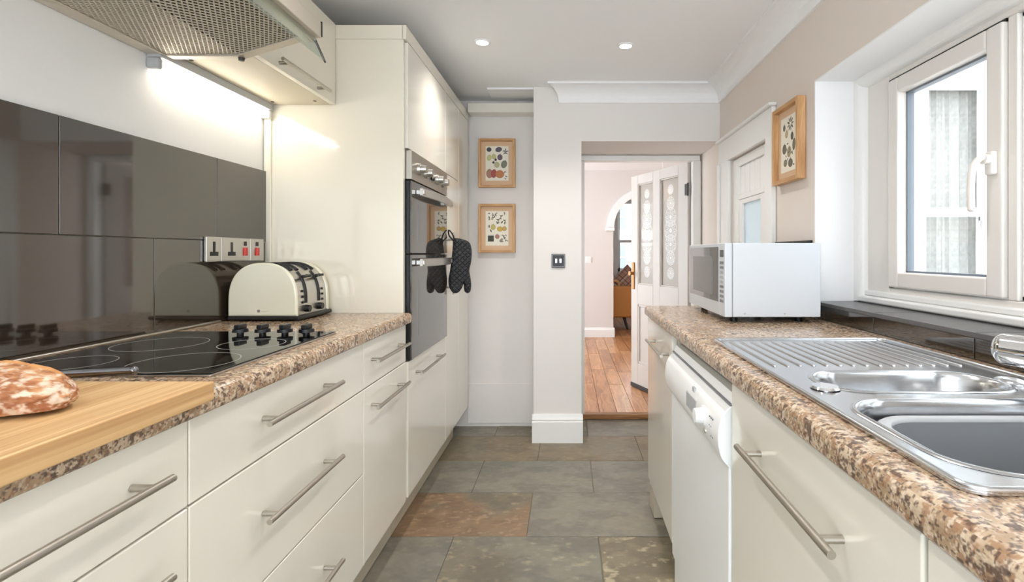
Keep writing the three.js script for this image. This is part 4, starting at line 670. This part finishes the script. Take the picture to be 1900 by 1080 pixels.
{
  const t = thing('mixer_tap', 'chrome mixer tap at the right edge above the sink', 'tap', 0.83, 0.911, 0.7);
  part('pillar', [rod(P(0.835, 0.911, 0.65), P(0.835, 0.96, 0.65), 0.026, 0.024, 28)], MAT.chrome, t);
  part('body', [rod(P(0.835, 0.972, 0.65), P(0.735, 0.976, 0.842), 0.026, 0.026, 32)], MAT.chrome, t);
  part('collar', [rod(P(0.7565, 0.9752, 0.801), P(0.755, 0.9753, 0.804), 0.0265, 0.0265, 32)], MAT.black, t);
  part('end_cap', new THREE.SphereGeometry(0.026, 24, 16).scale(0.75, 1, 0.75).translate(0.735, 0.976, -0.842), MAT.chrome, t);
  part('lever', [rod(P(0.765, 0.998, 0.79), P(0.765, 1.004, 0.79), 0.02, 0.018, 24), tube([P(0.765, 1.004, 0.79), P(0.8, 1.012, 0.74), P(0.86, 1.02, 0.66)], 0.005, 16, 8)], MAT.chrome, t);
  part('spout', tube([P(0.83, 0.97, 0.64), P(0.8, 1.01, 0.6), P(0.74, 1.02, 0.56), P(0.69, 1.0, 0.54)].map((p) => p.add(new THREE.Vector3(0.06, 0, 0.06))), 0.011, 24, 12), MAT.chrome, t);
}
// ---------------------------------------------------------------- microwave
{
  const t = thing('microwave', 'white microwave oven with dark door glass on the sink worktop', 'microwave', 0.7, 0.9, 1.95);
  const x0 = 0.531, x1 = 0.858, y0 = 0.92, y1 = 1.172, a = 1.7, b = 2.195;
  part('casing', box(x0 + 0.028, x1, y0, y1, a, b, 0.004), MAT.applianceWhite, t);
  for (const [x, d] of [[x0 + 0.05, a + 0.06], [x1 - 0.05, a + 0.06], [x0 + 0.05, b - 0.06], [x1 - 0.05, b - 0.06]]) part('foot', rod(P(x, 0.9, d), P(x, y0 + 0.002, d), 0.013, 0.015, 12), MAT.black, t);
  const dr = part('door', exX(rrect(a + 0.066, b, y0, y1, 0.004), x0, x0 + 0.026, 0.003), MAT.applianceWhite, t);
  part('door_glass', box(x0 - 0.0012, x0 + 0.004, 0.966, 1.16, a + 0.07, b - 0.018, 0.001, 1), M(rgb(70, 70, 72), 0.12, { clearcoat: 0.6 }), dr);
  part('viewing_window', box(x0 - 0.0022, x0 + 0.003, 0.985, 1.125, a + 0.135, b - 0.075, 0.001, 1), M(rgb(112, 112, 112), 0.25), dr);
  const c = part('control_panel', box(x0, x0 + 0.026, y0, y1, a, a + 0.064, 0.003), MAT.applianceWhite, t);
  part('display', box(x0 - 0.001, x0 + 0.002, 1.125, 1.148, a + 0.012, a + 0.052), M(rgb(60, 62, 64), 0.2), c);
  for (let r = 0; r < 9; r++) for (let k = 0; k < 3; k++) part('button', box(x0 - 0.0014, x0 + 0.002, 1.1 - r * 0.0165, 1.109 - r * 0.0165, a + 0.012 + k * 0.0145, a + 0.0225 + k * 0.0145, 0.0005, 1), r === 2 || r === 3 || r === 4 ? MAT.rim : MAT.greyPlastic, c);
  part('screw', [rod(P(0.6, 0.932, a + 0.001), P(0.6, 0.932, a - 0.0015), 0.003, 0.003, 10), rod(P(0.735, 0.932, a + 0.001), P(0.735, 0.932, a - 0.0015), 0.003, 0.003, 10)], MAT.steel, t);
  part('seam', box(x0 + 0.026, x0 + 0.0285, y0 + 0.001, y1 - 0.001, a + 0.002, b - 0.002), MAT.greyPlastic, t);
}
// ---------------------------------------------------------------- framed prints
function print(kind) {
  const cv = document.createElement('canvas'); cv.width = 256; cv.height = 384; const c = cv.getContext('2d');
  c.fillStyle = '#f3ecdc'; c.fillRect(0, 0, 256, 384);
  const fruit = (x, y, rx, ry, a, col, dark, stripes = 5) => {
    c.save(); c.translate(x, y); c.rotate(a); c.fillStyle = col; c.beginPath(); c.ellipse(0, 0, rx, ry, 0, 0, Math.PI * 2); c.fill(); c.strokeStyle = dark; c.lineWidth = 2; c.stroke();
    c.globalAlpha = 0.4; for (let i = 1; i < stripes; i++) { c.beginPath(); c.ellipse(0, 0, rx * i / stripes, ry, 0, 0, Math.PI * 2); c.stroke(); } c.globalAlpha = 1; c.beginPath(); c.moveTo(0, -ry); c.lineTo(4, -ry - 12); c.stroke(); c.restore();
  };
  const leaf = (x, y, L, a, col) => { c.save(); c.translate(x, y); c.rotate(a); c.fillStyle = col; c.beginPath(); c.moveTo(0, 0); c.quadraticCurveTo(L * 0.5, -L * 0.35, L, 0); c.quadraticCurveTo(L * 0.5, L * 0.35, 0, 0); c.fill(); c.restore(); };
  if (kind === 0) {
    fruit(38, 38, 26, 24, 0, '#5c5962', '#2e2c34'); fruit(146, 38, 36, 26, -0.3, '#6d6670', '#37343c'); for (let i = 0; i < 8; i++) leaf(222, 56 + (i % 2) * 12, 34, i * 0.8, '#77747a');
    fruit(40, 130, 24, 30, 0.2, '#d8d49c', '#9c9a64'); fruit(92, 116, 24, 26, -0.2, '#cfcf94', '#94925e'); fruit(160, 124, 28, 32, 0, '#7d6f7a', '#463c46'); fruit(88, 182, 12, 12, 0, '#3f3b46', '#201e26'); fruit(112, 152, 12, 12, 0, '#4b4650', '#25222a');
    fruit(126, 208, 28, 30, 0, '#c9c39a', '#8e8864'); fruit(206, 202, 32, 42, 0.3, '#8d8f7c', '#4c4e40'); fruit(44, 306, 36, 48, 0, '#b88c7c', '#7a5048'); fruit(92, 306, 30, 46, 0.1, '#b4605a', '#743430'); fruit(158, 312, 48, 42, 0.1, '#cf8c62', '#8a4e34'); leaf(206, 300, 30, -0.9, '#55584a'); leaf(216, 330, 30, 0.4, '#4c4f42'); leaf(214, 350, 26, 1.1, '#5d604f');
  } else if (kind === 1) {
    for (let i = 0; i < 26; i++) leaf(24 + (i * 61) % 210, 24 + ((i * 37) % 90), 30, i * 1.7, ['#5f6254', '#7a7c6c', '#4a4d42'][i % 3]);
    fruit(84, 178, 26, 30, 0, '#cfc47c', '#8d8344'); fruit(160, 200, 32, 26, 0.2, '#dcbc5c', '#9c7e2c'); fruit(210, 196, 24, 24, 0, '#d9b070', '#96703c'); for (const [x, y, a] of [[40, 150, 1.6], [52, 200, 1.2], [120, 140, -0.4], [170, 140, -0.9], [210, 150, -1.3]]) leaf(x, y, 40, a, '#54574a');
    for (let i = 0; i < 16; i++) fruit(34 + (i % 4) * 16, 282 + Math.floor(i / 4) * 16, 9, 9, 0, '#565a50', '#2c302a', 2); fruit(130, 284, 24, 24, 0, '#b98a80', '#7c524a'); for (let i = 0; i < 12; i++) leaf(176 + (i * 29) % 60, 270 + (i * 23) % 80, 26, i * 1.1, ['#6f6a60', '#4c4a42'][i % 2]); fruit(172, 330, 16, 16, 0, '#a89c90', '#6c6258');
  } else {
    for (let i = 0; i < 9; i++) leaf(150 + Math.cos(i * 0.7) * 10, 60 + Math.sin(i * 0.7) * 10, 42, i * 0.7, ['#8a8474', '#5e5a4e'][i % 2]); fruit(52, 70, 18, 22, 0, '#77746a', '#403e38'); fruit(90, 120, 22, 26, 0.2, '#c9b88e', '#8c7c56'); fruit(176, 150, 20, 26, 0, '#6e6a5c', '#38362e');
    fruit(54, 220, 30, 34, 0, '#7c7666', '#403c32'); fruit(130, 250, 30, 36, 0.2, '#b0a380', '#716646'); fruit(204, 212, 22, 40, 0.1, '#8b8572', '#4a4638'); fruit(70, 320, 28, 24, 0, '#98907a', '#565042'); fruit(150, 330, 34, 28, 0.1, '#7d7764', '#403c32'); for (let i = 0; i < 10; i++) leaf(90 + (i * 47) % 140, 190 + (i * 31) % 160, 28, i * 1.3, '#5c594c');
  }
  const t = new THREE.CanvasTexture(cv); t.colorSpace = THREE.SRGBColorSpace; return M(0xffffff, 0.8, { map: t });
}
function picture(label, kind, x, y, d, turn) {      // local: centred on x, base at y 0, face towards +z, back at z = 0
  const t = thing('framed_print', label, 'picture', x, y, d, 'framed fruit prints'); t.rotation.y = turn;
  const w = 0.12, h = 0.319, m = 0.016, b = (x0, x1, y0, y1, z0, z1, r = 0.0015) => box(x0, x1, y0, y1, -z1, -z0, r);
  partL('frame', [b(-w, -w + m, 0, h, 0.001, 0.034)], frameOak, t, { grain: 'y' }); partL('frame', [b(w - m, w, 0, h, 0.001, 0.034)], frameOak, t, { grain: 'y' });
  partL('frame', [b(-w + m, w - m, 0, m, 0.001, 0.034)], frameOak, t, { grain: 'x' }); partL('frame', [b(-w + m, w - m, h - m, h, 0.001, 0.034)], frameOak, t, { grain: 'x' });
  partL('mount', b(-w + m, w - m, m, h - m, 0.002, 0.012, 0), M(rgb(224, 190, 156), 0.9), t, {});
  partL('print', new THREE.PlaneGeometry(0.15, 0.226).translate(0, h / 2, 0.0126), print(kind), t, { keepUv: true });
}
picture('oak framed fruit print, upper one in the alcove', 0, -0.4655, 1.567, 3.299, 0);
picture('oak framed fruit print, lower one in the alcove', 1, -0.4655, 1.141, 3.299, 0);
picture('oak framed fruit print hanging on the window wall', 2, 0.914, 1.426, 2.045, -Math.PI / 2);
{
  const t = thing('wall_socket', 'black nickel double switch plate on the wall pier', 'switch', -0.058, 1.05, 3.012);
  part('plate', box(-0.099, -0.018, 1.05, 1.133, 3.011, 3.0195, 0.003), M(rgb(84, 82, 82), 0.25, { metalness: 1 }), t); part('insert', box(-0.092, -0.025, 1.058, 1.126, 3.0095, 3.0115, 0.001), MAT.black, t);
  part('rocker', box(-0.078, -0.064, 1.078, 1.106, 3.005, 3.01, 0.002), MAT.chrome, t); part('rocker', box(-0.053, -0.039, 1.078, 1.106, 3.005, 3.01, 0.002), MAT.chrome, t);
}
renderer.render(scene, camera);
